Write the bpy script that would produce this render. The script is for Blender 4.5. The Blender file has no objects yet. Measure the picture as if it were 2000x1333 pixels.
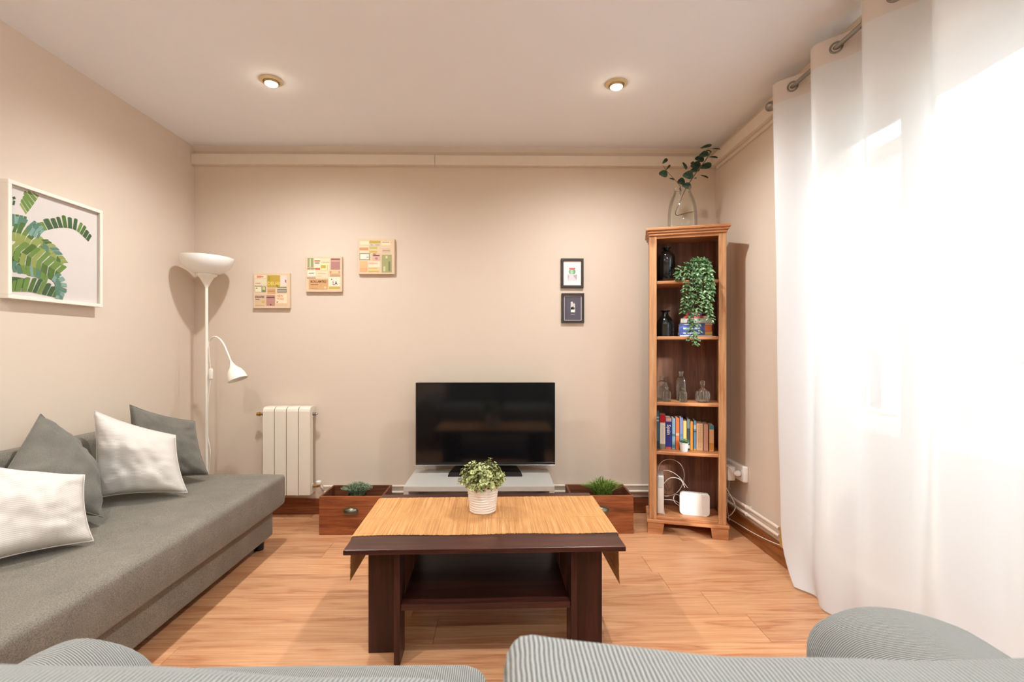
import bpy, bmesh, math, random
from mathutils import Vector, Matrix, Quaternion, noise

# ------------------------------------------------------------------ camera, world, sun, exposure
scene = bpy.context.scene
COL = scene.collection
R = math.radians
PI = math.pi
F, CX, CY, CAMZ = 950.0, 989.0, 678.0, 1.12          # focal length and principal point in 2000x1333 pixels
YAW = math.atan(11 / F)

cam_d = bpy.data.cameras.new('camera')
cam = bpy.data.objects.new('camera', cam_d); COL.objects.link(cam)
cam.location = (0, 0, CAMZ); cam.rotation_euler = (PI / 2, 0, -YAW)
cam_d.sensor_width = 36; cam_d.lens = F * 36 / 2000
cam_d.shift_x = (1000 - CX) / 2000; cam_d.shift_y = (CY - 666.5) / 2000
cam_d.clip_start = 0.01; cam_d.clip_end = 200
cam_d.dof.use_dof = True; cam_d.dof.focus_distance = 2.6; cam_d.dof.aperture_fstop = 6.3
scene.camera = cam

world = bpy.data.worlds.new('daylight_sky'); scene.world = world
world.use_nodes = True
wn = world.node_tree.nodes
wn['Background'].inputs[0].default_value = (0.64, 0.81, 1.0, 1)
wn['Background'].inputs[1].default_value = 3.4

sun_d = bpy.data.lights.new('sun', 'SUN'); sun = bpy.data.objects.new('sun', sun_d); COL.objects.link(sun)
sun_d.energy = 4.0; sun_d.angle = R(3.5); sun_d.color = (0.97, 0.98, 1.0)
SUN_DIR = Vector((-0.40, 0.85, -0.36)).normalized()
sun.rotation_euler = SUN_DIR.to_track_quat('-Z', 'Y').to_euler()

vs = scene.view_settings
vs.view_transform = 'Standard'; vs.look = 'None'; vs.gamma = 1.0; vs.use_curve_mapping = False
vs.exposure = 2.2
scene.cycles.max_bounces = 14; scene.cycles.diffuse_bounces = 8; scene.cycles.transparent_max_bounces = 24
scene.cycles.transmission_bounces = 12; scene.cycles.sample_clamp_indirect = 8
scene.cycles.caustics_reflective = False; scene.cycles.caustics_refractive = False

# ------------------------------------------------------------------ pixel rays
_c, _s = math.cos(YAW), math.sin(YAW)
def ray(px, py):
    u, v = (px - CX) / F, (CY - py) / F
    return Vector((u * _c + _s, -u * _s + _c, v))
def PY(px, py, Y):
    d = ray(px, py); t = Y / d.y; return Vector((d.x * t, Y, CAMZ + d.z * t))
def PX(px, py, X):
    d = ray(px, py); t = X / d.x; return Vector((X, d.y * t, CAMZ + d.z * t))
def PZ(px, py, Z):
    d = ray(px, py); t = (Z - CAMZ) / d.z; return Vector((d.x * t, d.y * t, Z))

# ------------------------------------------------------------------ materials
def lin(c):
    c = c / 255.0
    return c / 12.92 if c <= 0.04045 else ((c + 0.055) / 1.055) ** 2.4
def S(r, g, b): return (lin(r), lin(g), lin(b), 1.0)
_mats = {}
class NT:
    def __init__(s, name):
        s.m = bpy.data.materials.new(name); s.m.use_nodes = True
        s.t = s.m.node_tree; s.n = s.t.nodes; s.bsdf = s.n['Principled BSDF']; s.out = s.n['Material Output']
    def add(s, typ, **kw):
        nd = s.n.new(typ)
        for k, v in kw.items(): setattr(nd, k, v)
        return nd
    def link(s, a, b): s.t.links.new(a, b)
    def coord(s, scale=(1, 1, 1), rnd=0.0, which='Object', rot=(0, 0, 0)):
        tc = s.add('ShaderNodeTexCoord'); mp = s.add('ShaderNodeMapping')
        mp.inputs['Scale'].default_value = scale; mp.inputs['Rotation'].default_value = rot
        if rnd:
            oi = s.add('ShaderNodeObjectInfo'); ml = s.add('ShaderNodeVectorMath', operation='SCALE')
            cx = s.add('ShaderNodeCombineXYZ')
            s.link(oi.outputs['Random'], cx.inputs[0]); s.link(oi.outputs['Random'], cx.inputs[1]); s.link(oi.outputs['Random'], cx.inputs[2])
            s.link(cx.outputs[0], ml.inputs[0]); ml.inputs['Scale'].default_value = rnd
            ad = s.add('ShaderNodeVectorMath', operation='ADD')
            s.link(tc.outputs[which], ad.inputs[0]); s.link(ml.outputs[0], ad.inputs[1]); s.link(ad.outputs[0], mp.inputs['Vector'])
        else:
            s.link(tc.outputs[which], mp.inputs['Vector'])
        return mp.outputs[0]
    def noise(s, vec, scale, detail=4, rough=0.55, dist=0.0):
        n = s.add('ShaderNodeTexNoise'); n.inputs['Scale'].default_value = scale; n.inputs['Detail'].default_value = detail
        n.inputs['Roughness'].default_value = rough; n.inputs['Distortion'].default_value = dist
        s.link(vec, n.inputs['Vector']); return n.outputs[0]
    def ramp(s, fac, stops):
        r = s.add('ShaderNodeValToRGB'); e = r.color_ramp.elements
        while len(e) < len(stops): e.new(0.5)
        for i, (p, c) in enumerate(stops): e[i].position = p; e[i].color = c
        s.link(fac, r.inputs[0]); return r.outputs[0]
    def mix(s, a, b, fac, mode='MIX'):
        m = s.add('ShaderNodeMix', data_type='RGBA', blend_type=mode)
        for sock, v in ((m.inputs[0], fac), (m.inputs[6], a), (m.inputs[7], b)):
            if hasattr(v, 'links') or hasattr(v, 'is_linked'): s.link(v, sock)
            else: sock.default_value = v
        return m.outputs[2]
    def bump(s, h, strength, dist=0.002):
        b = s.add('ShaderNodeBump'); b.inputs['Strength'].default_value = strength; b.inputs['Distance'].default_value = dist
        s.link(h, b.inputs['Height']); s.link(b.outputs[0], s.bsdf.inputs['Normal'])
    def base(s, col, rough=0.5, metal=0.0, spec=0.5):
        if hasattr(col, 'is_linked'): s.link(col, s.bsdf.inputs['Base Color'])
        else: s.bsdf.inputs['Base Color'].default_value = col
        s.bsdf.inputs['Roughness'].default_value = rough; s.bsdf.inputs['Metallic'].default_value = metal
        s.bsdf.inputs['Specular IOR Level'].default_value = spec

def sh(c, k): return (min(1, c[0] * k), min(1, c[1] * k), min(1, c[2] * k), 1)

def plain(name, col, rough=0.5, metal=0.0, spec=0.5, var=0.06, scale=30, bump=0.0, bscale=200):
    if name in _mats: return _mats[name]
    t = NT(name); v = t.coord()
    t.base(t.mix(sh(col, 1 - var), sh(col, 1 + var), t.noise(v, scale)), rough, metal, spec)
    if bump: t.bump(t.noise(v, bscale, 3), bump)
    _mats[name] = t.m; return t.m
def ink(r, g, b, rough=0.75):
    return plain('print_%d_%d_%d' % (r, g, b), S(r, g, b), rough, var=0.03, spec=0.2)

def wood(name, dark, mid, light, axis='X', scale=1.0, rough=0.45, knots=0.0, spec=0.4, bump=0.08, tint=0.0, knotcol=None):
    if name in _mats: return _mats[name]
    t = NT(name)
    sc = {'X': (1.2, 14, 14), 'Y': (14, 1.2, 14), 'Z': (14, 14, 1.2)}[axis]
    v = t.coord(tuple(k * scale for k in sc), rnd=7.3)
    n1 = t.noise(v, 1.6, 5, 0.6, 1.2)
    n2 = t.noise(v, 9, 3, 0.6, 0.3)
    w = t.add('ShaderNodeMath', operation='MULTIPLY_ADD'); t.link(n2, w.inputs[0]); w.inputs[1].default_value = 0.35; t.link(n1, w.inputs[2])
    sb = t.add('ShaderNodeMath', operation='SUBTRACT'); t.link(w.outputs[0], sb.inputs[0]); sb.inputs[1].default_value = 0.17
    col = t.ramp(sb.outputs[0], [(0.30, dark), (0.50, mid), (0.70, light)])
    if knots:
        vk = t.coord(tuple(k * scale for k in {'X': (5, 11, 11), 'Y': (11, 5, 11), 'Z': (11, 11, 5)}[axis]), rnd=3.1)
        vo = t.add('ShaderNodeTexVoronoi'); vo.inputs['Scale'].default_value = 0.8; t.link(vk, vo.inputs['Vector'])
        kf = t.ramp(vo.outputs['Distance'], [(0.06, (1, 1, 1, 1)), (0.20, (0, 0, 0, 1))])
        km = t.add('ShaderNodeMath', operation='MULTIPLY'); t.link(kf, km.inputs[0]); km.inputs[1].default_value = knots
        col = t.mix(col, knotcol or sh(dark, 0.45), km.outputs[0])
    if tint:
        oi = t.add('ShaderNodeObjectInfo'); hs = t.add('ShaderNodeHueSaturation')
        mr = t.add('ShaderNodeMapRange'); t.link(oi.outputs['Random'], mr.inputs[0])
        mr.inputs[3].default_value = 1 - tint; mr.inputs[4].default_value = 1 + tint
        t.link(mr.outputs[0], hs.inputs['Value']); t.link(col, hs.inputs['Color']); col = hs.outputs[0]
    t.base(col, rough, 0, spec); t.bump(n2, bump, 0.001)
    _mats[name] = t.m; return t.m

def floor_mat():
    t = NT('laminate_oak')
    v = t.coord((1.0, 9.0, 1.0), rnd=23.0)
    n0 = t.noise(v, 1.3, 3, 0.5, 0.8)                       # broad cathedral field
    wv = t.add('ShaderNodeMath', operation='MULTIPLY'); t.link(n0, wv.inputs[0]); wv.inputs[1].default_value = 3.4
    fr = t.add('ShaderNodeMath', operation='PINGPONG'); t.link(wv.outputs[0], fr.inputs[0]); fr.inputs[1].default_value = 0.5
    v2 = t.coord((2.0, 60.0, 1.0), rnd=11.0)
    n2 = t.noise(v2, 2.0, 4, 0.6, 0.4)
    a = t.ramp(fr.outputs[0], [(0.02, S(168, 102, 64)), (0.16, S(202, 144, 101)), (0.5, S(214, 163, 120))])
    b = t.ramp(n2, [(0.34, S(182, 118, 77)), (0.62, S(218, 168, 125))])
    col = t.mix(a, b, 0.5)
    oi = t.add('ShaderNodeObjectInfo'); hs = t.add('ShaderNodeHueSaturation')
    mr = t.add('ShaderNodeMapRange'); t.link(oi.outputs['Random'], mr.inputs[0]); mr.inputs[3].default_value = 0.90; mr.inputs[4].default_value = 1.06
    t.link(mr.outputs[0], hs.inputs['Value']); t.link(col, hs.inputs['Color'])
    t.base(hs.outputs[0], 0.33, 0, 0.45); t.bump(n2, 0.05, 0.0006)
    return t.m

def fabric(name, c1, c2, scale=260, bump=0.35, stretch=(1, 1, 1), sheen=0.15):
    if name in _mats: return _mats[name]
    t = NT(name); v = t.coord(stretch)
    n = t.noise(v, scale, 3, 0.7); n2 = t.noise(v, 9, 3)
    col = t.ramp(n, [(0.32, c1), (0.68, c2)])
    col = t.mix(col, t.ramp(n2, [(0.3, (0.86, 0.86, 0.86, 1)), (0.7, (1.06, 1.06, 1.06, 1))]), 1.0, 'MULTIPLY')
    t.base(col, 0.95, 0, 0.15); t.bsdf.inputs['Sheen Weight'].default_value = sheen; t.bump(n, bump, 0.0015)
    _mats[name] = t.m; return t.m

def corduroy(name, axis, c1, c2, pitch=0.0042, rot=0.0):
    if name in _mats: return _mats[name]
    t = NT(name); v = t.coord((1, 1, 1), rot=(0, 0, rot))
    nz = t.noise(v, 14, 3); 
    sx = t.add('ShaderNodeSeparateXYZ'); t.link(v, sx.inputs[0])
    m = t.add('ShaderNodeMath', operation='MULTIPLY_ADD'); t.link(nz, m.inputs[0]); m.inputs[1].default_value = 0.006
    t.link(sx.outputs['XYZ'.index(axis)], m.inputs[2])
    w = t.add('ShaderNodeMath', operation='MULTIPLY'); t.link(m.outputs[0], w.inputs[0]); w.inputs[1].default_value = 2 * PI / pitch
    sn = t.add('ShaderNodeMath', operation='SINE'); t.link(w.outputs[0], sn.inputs[0])
    mr = t.add('ShaderNodeMapRange'); t.link(sn.outputs[0], mr.inputs[0]); mr.inputs[1].default_value = -1; mr.inputs[2].default_value = 1
    fz = t.noise(t.coord((1, 1, 1)), 420, 3, 0.7)
    h = t.add('ShaderNodeMath', operation='MULTIPLY_ADD'); t.link(fz, h.inputs[0]); h.inputs[1].default_value = 0.5; t.link(mr.outputs[0], h.inputs[2])
    col = t.ramp(h.outputs[0], [(0.25, c1), (0.95, c2)])  # groove shade put into the colour as well as the bump
    t.base(col, 0.92, 0, 0.15); t.bsdf.inputs['Sheen Weight'].default_value = 0.25
    t.bump(h.outputs[0], 0.6, 0.002)
    _mats[name] = t.m; return t.m

def clear_glass(name, tint=(0.96, 1, 0.98, 1), edge=0.5):
    """thin-walled clear glass: transparent with a Fresnel reflection and a tinted rim"""
    if name in _mats: return _mats[name]
    t = NT(name); t.n.remove(t.bsdf)
    tr = t.add('ShaderNodeBsdfTransparent'); tr.inputs[0].default_value = tint
    gl = t.add('ShaderNodeBsdfGlossy'); gl.inputs['Roughness'].default_value = 0.02; gl.inputs[0].default_value = (1, 1, 1, 1)
    lw = t.add('ShaderNodeLayerWeight'); lw.inputs[0].default_value = edge
    pw = t.add('ShaderNodeMath', operation='MULTIPLY'); t.link(lw.outputs['Fresnel'], pw.inputs[0]); pw.inputs[1].default_value = 0.75
    mx = t.add('ShaderNodeMixShader'); t.link(pw.outputs[0], mx.inputs[0]); t.link(tr.outputs[0], mx.inputs[1]); t.link(gl.outputs[0], mx.inputs[2])
    t.link(mx.outputs[0], t.out.inputs[0]); _mats[name] = t.m; return t.m

def sheer(name, col, clear):
    t = NT(name); t.n.remove(t.bsdf)
    v = t.coord((1, 1, 1)); n = t.noise(v, 900, 2, 0.6)
    c = t.mix(sh(col, 0.95), col, n)
    d = t.add('ShaderNodeBsdfDiffuse'); t.link(c, d.inputs[0])
    tl = t.add('ShaderNodeBsdfTranslucent'); t.link(c, tl.inputs[0])
    tp = t.add('ShaderNodeBsdfTransparent'); tp.inputs[0].default_value = (1, 1, 1, 1)
    m1 = t.add('ShaderNodeMixShader'); m1.inputs[0].default_value = 0.12; t.link(d.outputs[0], m1.inputs[1]); t.link(tl.outputs[0], m1.inputs[2])
    m2 = t.add('ShaderNodeMixShader'); m2.inputs[0].default_value = clear; t.link(m1.outputs[0], m2.inputs[1]); t.link(tp.outputs[0], m2.inputs[2])
    t.link(m2.outputs[0], t.out.inputs[0]); return t.m

def emit(name, col, strength):
    if name in _mats: return _mats[name]
    t = NT(name); t.n.remove(t.bsdf); e = t.add('ShaderNodeEmission'); e.inputs[0].default_value = col; e.inputs[1].default_value = strength
    t.link(e.outputs[0], t.out.inputs[0]); _mats[name] = t.m; return t.m

M_wall = plain('wall_paint', S(213, 197, 179), 0.9, spec=0.2, var=0.015, scale=3, bump=0.05, bscale=120)
M_ceil = plain('ceiling_paint', S(234, 237, 243), 0.9, spec=0.2, var=0.015, scale=2)
M_trunk = plain('trunking_paint', S(218, 205, 188), 0.6, var=0.02)
M_base = wood('baseboard_wood', S(92, 48, 26), S(122, 66, 36), S(146, 84, 48), 'X', 1, 0.4)
M_floor = floor_mat()
M_sub = plain('joint_dark', S(120, 70, 40), 0.8)
M_white = plain('white_plastic', S(232, 229, 222), 0.35, var=0.02)
M_cream = plain('cream_plastic', S(226, 203, 150), 0.45, var=0.05)
M_black = plain('black_plastic', S(20, 20, 21), 0.3, var=0.1)
M_metal = plain('brushed_steel', S(150, 146, 138), 0.32, 1.0, var=0.05)
M_brass = plain('aged_brass', S(196, 158, 92), 0.35, 1.0, var=0.1)
M_pipe = plain('pipe_paint', S(222, 208, 192), 0.5, var=0.03)

# ------------------------------------------------------------------ mesh helpers
def new(): return bmesh.new()
def box(bm, lo, hi, bev=0.0, seg=2, mtx=None):
    lo, hi = Vector(lo), Vector(hi); d = hi - lo
    mt = Matrix.Translation((lo + hi) / 2) @ Matrix.Diagonal((d.x, d.y, d.z, 1))
    g = bmesh.ops.create_cube(bm, size=1, matrix=mt); vs_ = g['verts']
    if bev:
        es = list({e for v in vs_ for e in v.link_edges})
        r = bmesh.ops.bevel(bm, geom=es, offset=bev, segments=seg, affect='EDGES', profile=0.5, clamp_overlap=True)
        vs_ = list({v for f in r['faces'] for v in f.verts} | {v for v in vs_ if v.is_valid})
        vs_ = list({v2 for v in vs_ for f in v.link_faces for v2 in f.verts} | set(vs_))
    if mtx is not None: bmesh.ops.transform(bm, matrix=mtx, verts=vs_)
    return vs_
def lathe(bm, prof, n=28, mtx=None, cap0=True, cap1=True):
    rings = []
    for r, z in prof:
        rings.append([bm.verts.new((r * math.cos(2 * PI * i / n), r * math.sin(2 * PI * i / n), z)) for i in range(n)])
    for a, b in zip(rings, rings[1:]):
        for i in range(n): bm.faces.new((a[i], a[(i + 1) % n], b[(i + 1) % n], b[i]))
    if cap0: bm.faces.new(list(reversed(rings[0])))
    if cap1: bm.faces.new(rings[-1])
    if mtx is not None: bmesh.ops.transform(bm, matrix=mtx, verts=[v for r in rings for v in r])
    return rings
def smoothpath(pts, k=6):
    pts = [Vector(p) for p in pts]; out = []
    for i in range(len(pts) - 1):
        p0, p1, p2, p3 = pts[max(i - 1, 0)], pts[i], pts[i + 1], pts[min(i + 2, len(pts) - 1)]
        for j in range(k):
            t = j / k
            out.append(0.5 * ((2 * p1) + (p2 - p0) * t + (2 * p0 - 5 * p1 + 4 * p2 - p3) * t * t + (3 * p1 - p0 - 3 * p2 + p3) * t ** 3))
    out.append(pts[-1]); return out
def tube(bm, pts, r, n=8, cap=True):
    pts = [Vector(p) for p in pts]; rings = []
    tan = [(pts[min(i + 1, len(pts) - 1)] - pts[max(i - 1, 0)]).normalized() for i in range(len(pts))]
    up = Vector((0, 0, 1)) if abs(tan[0].z) < 0.9 else Vector((1, 0, 0))
    nrm = (up - tan[0] * up.dot(tan[0])).normalized()
    for i, p in enumerate(pts):
        nrm = (nrm - tan[i] * nrm.dot(tan[i])).normalized(); b = tan[i].cross(nrm)
        rr = r[i] if isinstance(r, (list, tuple)) else r
        rings.append([bm.verts.new(p + (nrm * math.cos(2 * PI * k / n) + b * math.sin(2 * PI * k / n)) * rr) for k in range(n)])
    for a, b in zip(rings, rings[1:]):
        for k in range(n): bm.faces.new((a[k], a[(k + 1) % n], b[(k + 1) % n], b[k]))
    if cap: bm.faces.new(list(reversed(rings[0]))); bm.faces.new(rings[-1])
def torus(bm, R_, r, mtx, n=28, m=8):
    vv = [[bm.verts.new(mtx @ Vector(((R_ + r * math.cos(2 * PI * j / m)) * math.cos(2 * PI * i / n), (R_ + r * math.cos(2 * PI * j / m)) * math.sin(2 * PI * i / n), r * math.sin(2 * PI * j / m)))) for j in range(m)] for i in range(n)]
    for i in range(n):
        for j in range(m): bm.faces.new((vv[i][j], vv[(i + 1) % n][j], vv[(i + 1) % n][(j + 1) % m], vv[i][(j + 1) % m]))
def prism(bm, poly, ext):
    """extrude a 3-D polygon along ext"""
    a = [bm.verts.new(Vector(p)) for p in poly]; b = [bm.verts.new(Vector(p) + Vector(ext)) for p in poly]
    bm.faces.new(list(reversed(a))); bm.faces.new(b); n = len(a)
    for i in range(n): bm.faces.new((a[i], a[(i + 1) % n], b[(i + 1) % n], b[i]))
def softbox(lo, hi, r, crown=(0, 0, 0), n=14, wob=0.0, seed=0):
    """upholstered block: rounded box with crowned faces"""
    bm = new(); lo, hi = Vector(lo), Vector(hi); c = (lo + hi) / 2; h = (hi - lo) / 2
    bmesh.ops.create_cube(bm, size=2)
    bmesh.ops.subdivide_edges(bm, edges=bm.edges[:], cuts=n, use_grid_fill=True)
    for v in bm.verts:
        q = Vector([math.sin(max(-1, min(1, a)) * PI / 2) for a in v.co])
        p = Vector((q.x * h.x, q.y * h.y, q.z * h.z))
        inn = Vector([max(-(h[i] - r), min(h[i] - r, p[i])) for i in range(3)])
        d = p - inn
        if d.length > 1e-9:
            d = d.normalized() * r
            p = inn + d
        cx_, cy_, cz_ = 1 - q.x ** 2, 1 - q.y ** 2, 1 - q.z ** 2
        p.x += crown[0] * q.x * cy_ * cz_; p.y += crown[1] * q.y * cx_ * cz_; p.z += crown[2] * q.z * cx_ * cy_
        p += c
        if wob: p += noise.noise_vector(p * 7 + Vector((seed, seed * 2, 0))) * wob
        v.co = p
    return bm
def mk(name, bm, mat, parent=None, smooth=None, loc=None, rot=None):
    bmesh.ops.recalc_face_normals(bm, faces=bm.faces[:])
    me = bpy.data.meshes.new(name); bm.to_mesh(me); bm.free()
    if smooth is not None:
        me.polygons.foreach_set('use_smooth', [True] * len(me.polygons)); me.set_sharp_from_angle(angle=R(smooth))
    if mat is not None: me.materials.append(mat)
    return link(name, me, parent, loc, rot)
def link(name, me, parent=None, loc=None, rot=None):
    o = bpy.data.objects.new(name, me); COL.objects.link(o); o.parent = parent
    if loc is not None: o.location = loc
    if rot is not None: o.rotation_euler = rot
    return o
def tag(o, label, cat, group=None):
    o['label'] = label; o['category'] = cat
    if group: o['group'] = group
    return o
def thing(name, label, cat, loc=(0, 0, 0), rz=0, group=None):
    o = bpy.data.objects.new(name, None); COL.objects.link(o); o.location = loc; o.rotation_euler = (0, 0, rz); o.empty_display_size = 0.05
    return tag(o, label, cat, group)
def struct(o): o['kind'] = 'structure'; return o
def lab(o, label): o['label'] = label; return o
def text_mesh(name, s, size, mat, parent, mtx, align='CENTER'):
    cu = bpy.data.curves.new(name + '_curve', 'FONT'); cu.body = s; cu.size = size; cu.align_x = align; cu.align_y = 'CENTER'; cu.extrude = 0.0002; cu.offset = 0.012 * size
    cu.resolution_u = 2
    tmp = bpy.data.objects.new('tmp_text', cu); COL.objects.link(tmp)
    dg = bpy.context.evaluated_depsgraph_get(); me = bpy.data.meshes.new_from_object(tmp.evaluated_get(dg))
    bpy.data.objects.remove(tmp); bpy.data.curves.remove(cu)
    me.transform(mtx); me.materials.clear(); me.materials.append(mat); me.name = name
    return link(name, me, parent)

# ------------------------------------------------------------------ room shell
YW, XL, XR, ZC, YF = 3.276, -2.047, 1.452, 2.458, -2.2     # back wall, left wall, right wall, ceiling, wall behind the camera
T = 0.25
WY0, WY1, WZ0 = -1.95, -0.35, 0.04                        # unseen window added behind the camera for fill daylight
OPY0, OPY1, OPZ = 0.05, 2.33, 2.30                          # balcony door opening in the right wall
b = new(); box(b, (XL - T, YW, 0), (XR + T, YW + T, ZC)); struct(mk('wall_back', b, M_wall))
b = new(); box(b, (XL - T, YF - T, 0), (XL, YW, ZC)); struct(mk('wall_left', b, M_wall))
b = new(); box(b, (XL, YF - T, 0), (XR + T, YF, ZC)); struct(mk('wall_front', b, M_wall))
b = new(); box(b, (XR, OPY1, 0), (XR + T, YW, ZC)); box(b, (XR, YF, 0), (XR + T, WY0, ZC)); box(b, (XR, WY1, 0), (XR + T, OPY0, ZC)); box(b, (XR, WY0, 0), (XR + T, WY1, WZ0)); box(b, (XR, WY0, OPZ), (XR + T, WY1, ZC)); box(b, (XR, OPY0, OPZ), (XR + T, OPY1, ZC))
struct(mk('wall_right', b, M_wall))
b = new(); box(b, (XL - T, YF - T, ZC), (XR + T, YW + T, ZC + 0.2)); struct(mk('ceiling', b, M_ceil))
b = new(); box(b, (XL - T, YF - T, -0.2), (XR + T, YW + T, -0.009)); floor = struct(mk('floor', b, M_sub))

random.seed(4)
PW, PL = 0.192, 1.285
def plank_mesh(L):
    bm = new(); box(bm, (0.0006, 0.0005, -0.009), (L - 0.0006, PW - 0.0005, 0.0), 0.0008, 1)
    bmesh.ops.recalc_face_normals(bm, faces=bm.faces[:]); me = bpy.data.meshes.new('plank'); bm.to_mesh(me); bm.free(); me.materials.append(M_floor); return me
full = plank_mesh(PL)
y = YF; row = 0
while y < YW - 0.001:
    x = XL - random.uniform(0.1, PL - 0.1)
    while x < XR:
        a, e = max(x, XL), min(x + PL, XR)
        if e - a > 0.02:
            yy = min(y, YW - PW)
            link('plank', full if e - a > PL - 0.001 else plank_mesh(e - a), floor, (a, yy if y + PW <= YW else y, 0))
        x += PL
    y += PW; row += 1

b = new(); box(b, (XL, YW - 0.014, 0), (XR, YW, 0.105), 0.003); struct(mk('baseboard_back', b, M_base))
b = new(); box(b, (XR - 0.014, OPY1 + 0.005, 0), (XR, YW - 0.014, 0.105), 0.003); struct(mk('baseboard_right', b, wood('baseboard_wood_y', S(120, 70, 34), S(150, 92, 46), S(172, 112, 62), 'Y', 1, 0.4)))
b = new(); box(b, (XL, YF, 0), (XL + 0.014, YW - 0.014, 0.105), 0.003); struct(mk('baseboard_left', b, M_base))
# plastic cable trunking under the ceiling
ztb, ztt = 2.33, 2.398
b = new(); xs = PY(849, 310, YW - 0.04).x
box(b, (XL, YW - 0.042, ztb), (xs - 0.001, YW, ztt), 0.003); tr1 = struct(mk('trim_1', b, M_trunk))
b = new(); box(b, (xs + 0.001, YW - 0.041, ztb - 0.001), (XR, YW, ztt - 0.002), 0.003); struct(mk('trim_2', b, M_trunk))
b = new(); box(b, (XR - 0.042, 2.0, ztb), (XR, YW - 0.043, ztt), 0.003); struct(mk('trim_3', b, M_trunk))
b = new(); box(b, (XR - 0.015, 2.0, ztb - 0.022), (XR, YW - 0.043, ztb - 0.001), 0.003); struct(mk('trim_4', b, M_trunk))
b = new(); prism(b, [(XL, YW, ZC - 0.028), (XL, YW - 0.018, ZC), (XL, YW, ZC)], (XR - XL, 0, 0)); struct(mk('trim_5', b, M_trunk))

# ------------------------------------------------------------------ balcony door
M_frame = plain('door_frame_paint', S(226, 214, 190), 0.4, var=0.02)
M_pane = clear_glass('window_glass', (0.98, 1, 0.99, 1), 0.25)
DX0, DX1 = 1.49, 1.55
b = new()
box(b, (DX0 - 0.01, OPY1 - 0.035, 0), (DX1 + 0.01, OPY1, OPZ), 0.004); box(b, (DX0 - 0.01, OPY0, 0), (DX1 + 0.01, OPY0 + 0.05, OPZ), 0.004)
box(b, (DX0 - 0.01, OPY0 + 0.05, OPZ - 0.05), (DX1 + 0.01, OPY1 - 0.035, OPZ), 0.004); box(b, (DX0 - 0.01, OPY0 + 0.05, 0), (DX1 + 0.01, OPY1 - 0.035, 0.04), 0.004)
win = struct(mk('window_1', b, M_frame))
nleaf = 4; lw_ = (OPY1 - OPY0 - 0.085) / nleaf
for i in range(nleaf):
    y1 = OPY1 - 0.035 - i * lw_ - 0.002; y0 = y1 - lw_ + 0.004; z0, z1 = 0.045, OPZ - 0.055; st = 0.048
    bm = new()
    box(bm, (DX0, y0, z0), (DX1 - 0.01, y0 + st, z1), 0.004); box(bm, (DX0, y1 - st, z0), (DX1 - 0.01, y1, z1), 0.004)
    box(bm, (DX0, y0 + st, z0), (DX1 - 0.01, y1 - st, z0 + 0.12), 0.004); box(bm, (DX0, y0 + st, z1 - 0.07), (DX1 - 0.01, y1 - st, z1), 0.004)
    lf = mk('door_leaf', bm, M_frame, win)
    bm = new(); box(bm, (DX0 + 0.02, y0 + st - 0.005, z0 + 0.115), (DX0 + 0.024, y1 - st + 0.005, z1 - 0.065)); mk('pane', bm, M_pane, lf)
    if i in (1, 2):
        bm = new(); yy = y0 + 0.028 if i == 1 else y1 - 0.028
        box(bm, (DX0 - 0.012, yy - 0.014, 1.0), (DX0, yy + 0.014, 1.16), 0.004); tube(bm, smoothpath([(DX0 - 0.01, yy, 1.08), (DX0 - 0.045, yy, 1.08), (DX0 - 0.05, yy + 0.05, 1.08), (DX0 - 0.05, yy + 0.11, 1.08)], 4), 0.009)
        mk('handle', bm, M_metal, lf, 40)

b = new(); st = 0.06
box(b, (DX0, WY0, WZ0), (DX1, WY0 + st, OPZ), 0.004); box(b, (DX0, WY1 - st, WZ0), (DX1, WY1, OPZ), 0.004); box(b, (DX0, WY0 + st, WZ0), (DX1, WY1 - st, WZ0 + st), 0.004); box(b, (DX0, WY0 + st, OPZ - st), (DX1, WY1 - st, OPZ), 0.004); box(b, (DX0, (WY0 + WY1) / 2 - 0.04, WZ0 + st), (DX1, (WY0 + WY1) / 2 + 0.04, OPZ - st), 0.004)
added_win = struct(mk('added_window', b, M_frame))
bm = new(); box(bm, (DX0 + 0.02, WY0 + st - 0.005, WZ0 + st - 0.005), (DX0 + 0.024, WY1 - st + 0.005, OPZ - st + 0.005)); mk('pane', bm, M_pane, added_win)
# roller shutter let down over the top of the balcony door
SHB = 2.06
shu = thing('roller_shutter', 'beige slatted roller shutter lowered part way outside the balcony door', 'shutter', (1.64, OPY0 + 0.01, SHB))
sm_ = None
for i in range(int((OPZ - SHB) / 0.045) + 1):
    if sm_ is None:
        bm = new(); box(bm, (-0.006, 0, 0.001), (0.006, OPY1 - OPY0 - 0.02, 0.043), 0.003, 1); s0_ = mk('slat', bm, plain('shutter_slat', S(196, 178, 158), 0.5), shu); sm_ = s0_.data
    elif SHB + i * 0.045 + 0.044 < OPZ: link('slat', sm_, shu, (0, 0, i * 0.045))
for nm_, y0_, y1_, z0_ in (('window_portal', OPY0, OPY1, 0), ('window_portal', WY0, WY1, WZ0)):
    pd = bpy.data.lights.new(nm_, 'AREA'); po = bpy.data.objects.new(nm_, pd); COL.objects.link(po)
    pd.shape = 'RECTANGLE'; pd.size = OPZ - z0_; pd.size_y = y1_ - y0_; pd.cycles.is_portal = True
    po.location = (XR + T + 0.005, (y0_ + y1_) / 2, (OPZ + z0_) / 2); po.rotation_euler = (0, PI / 2, 0)

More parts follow.
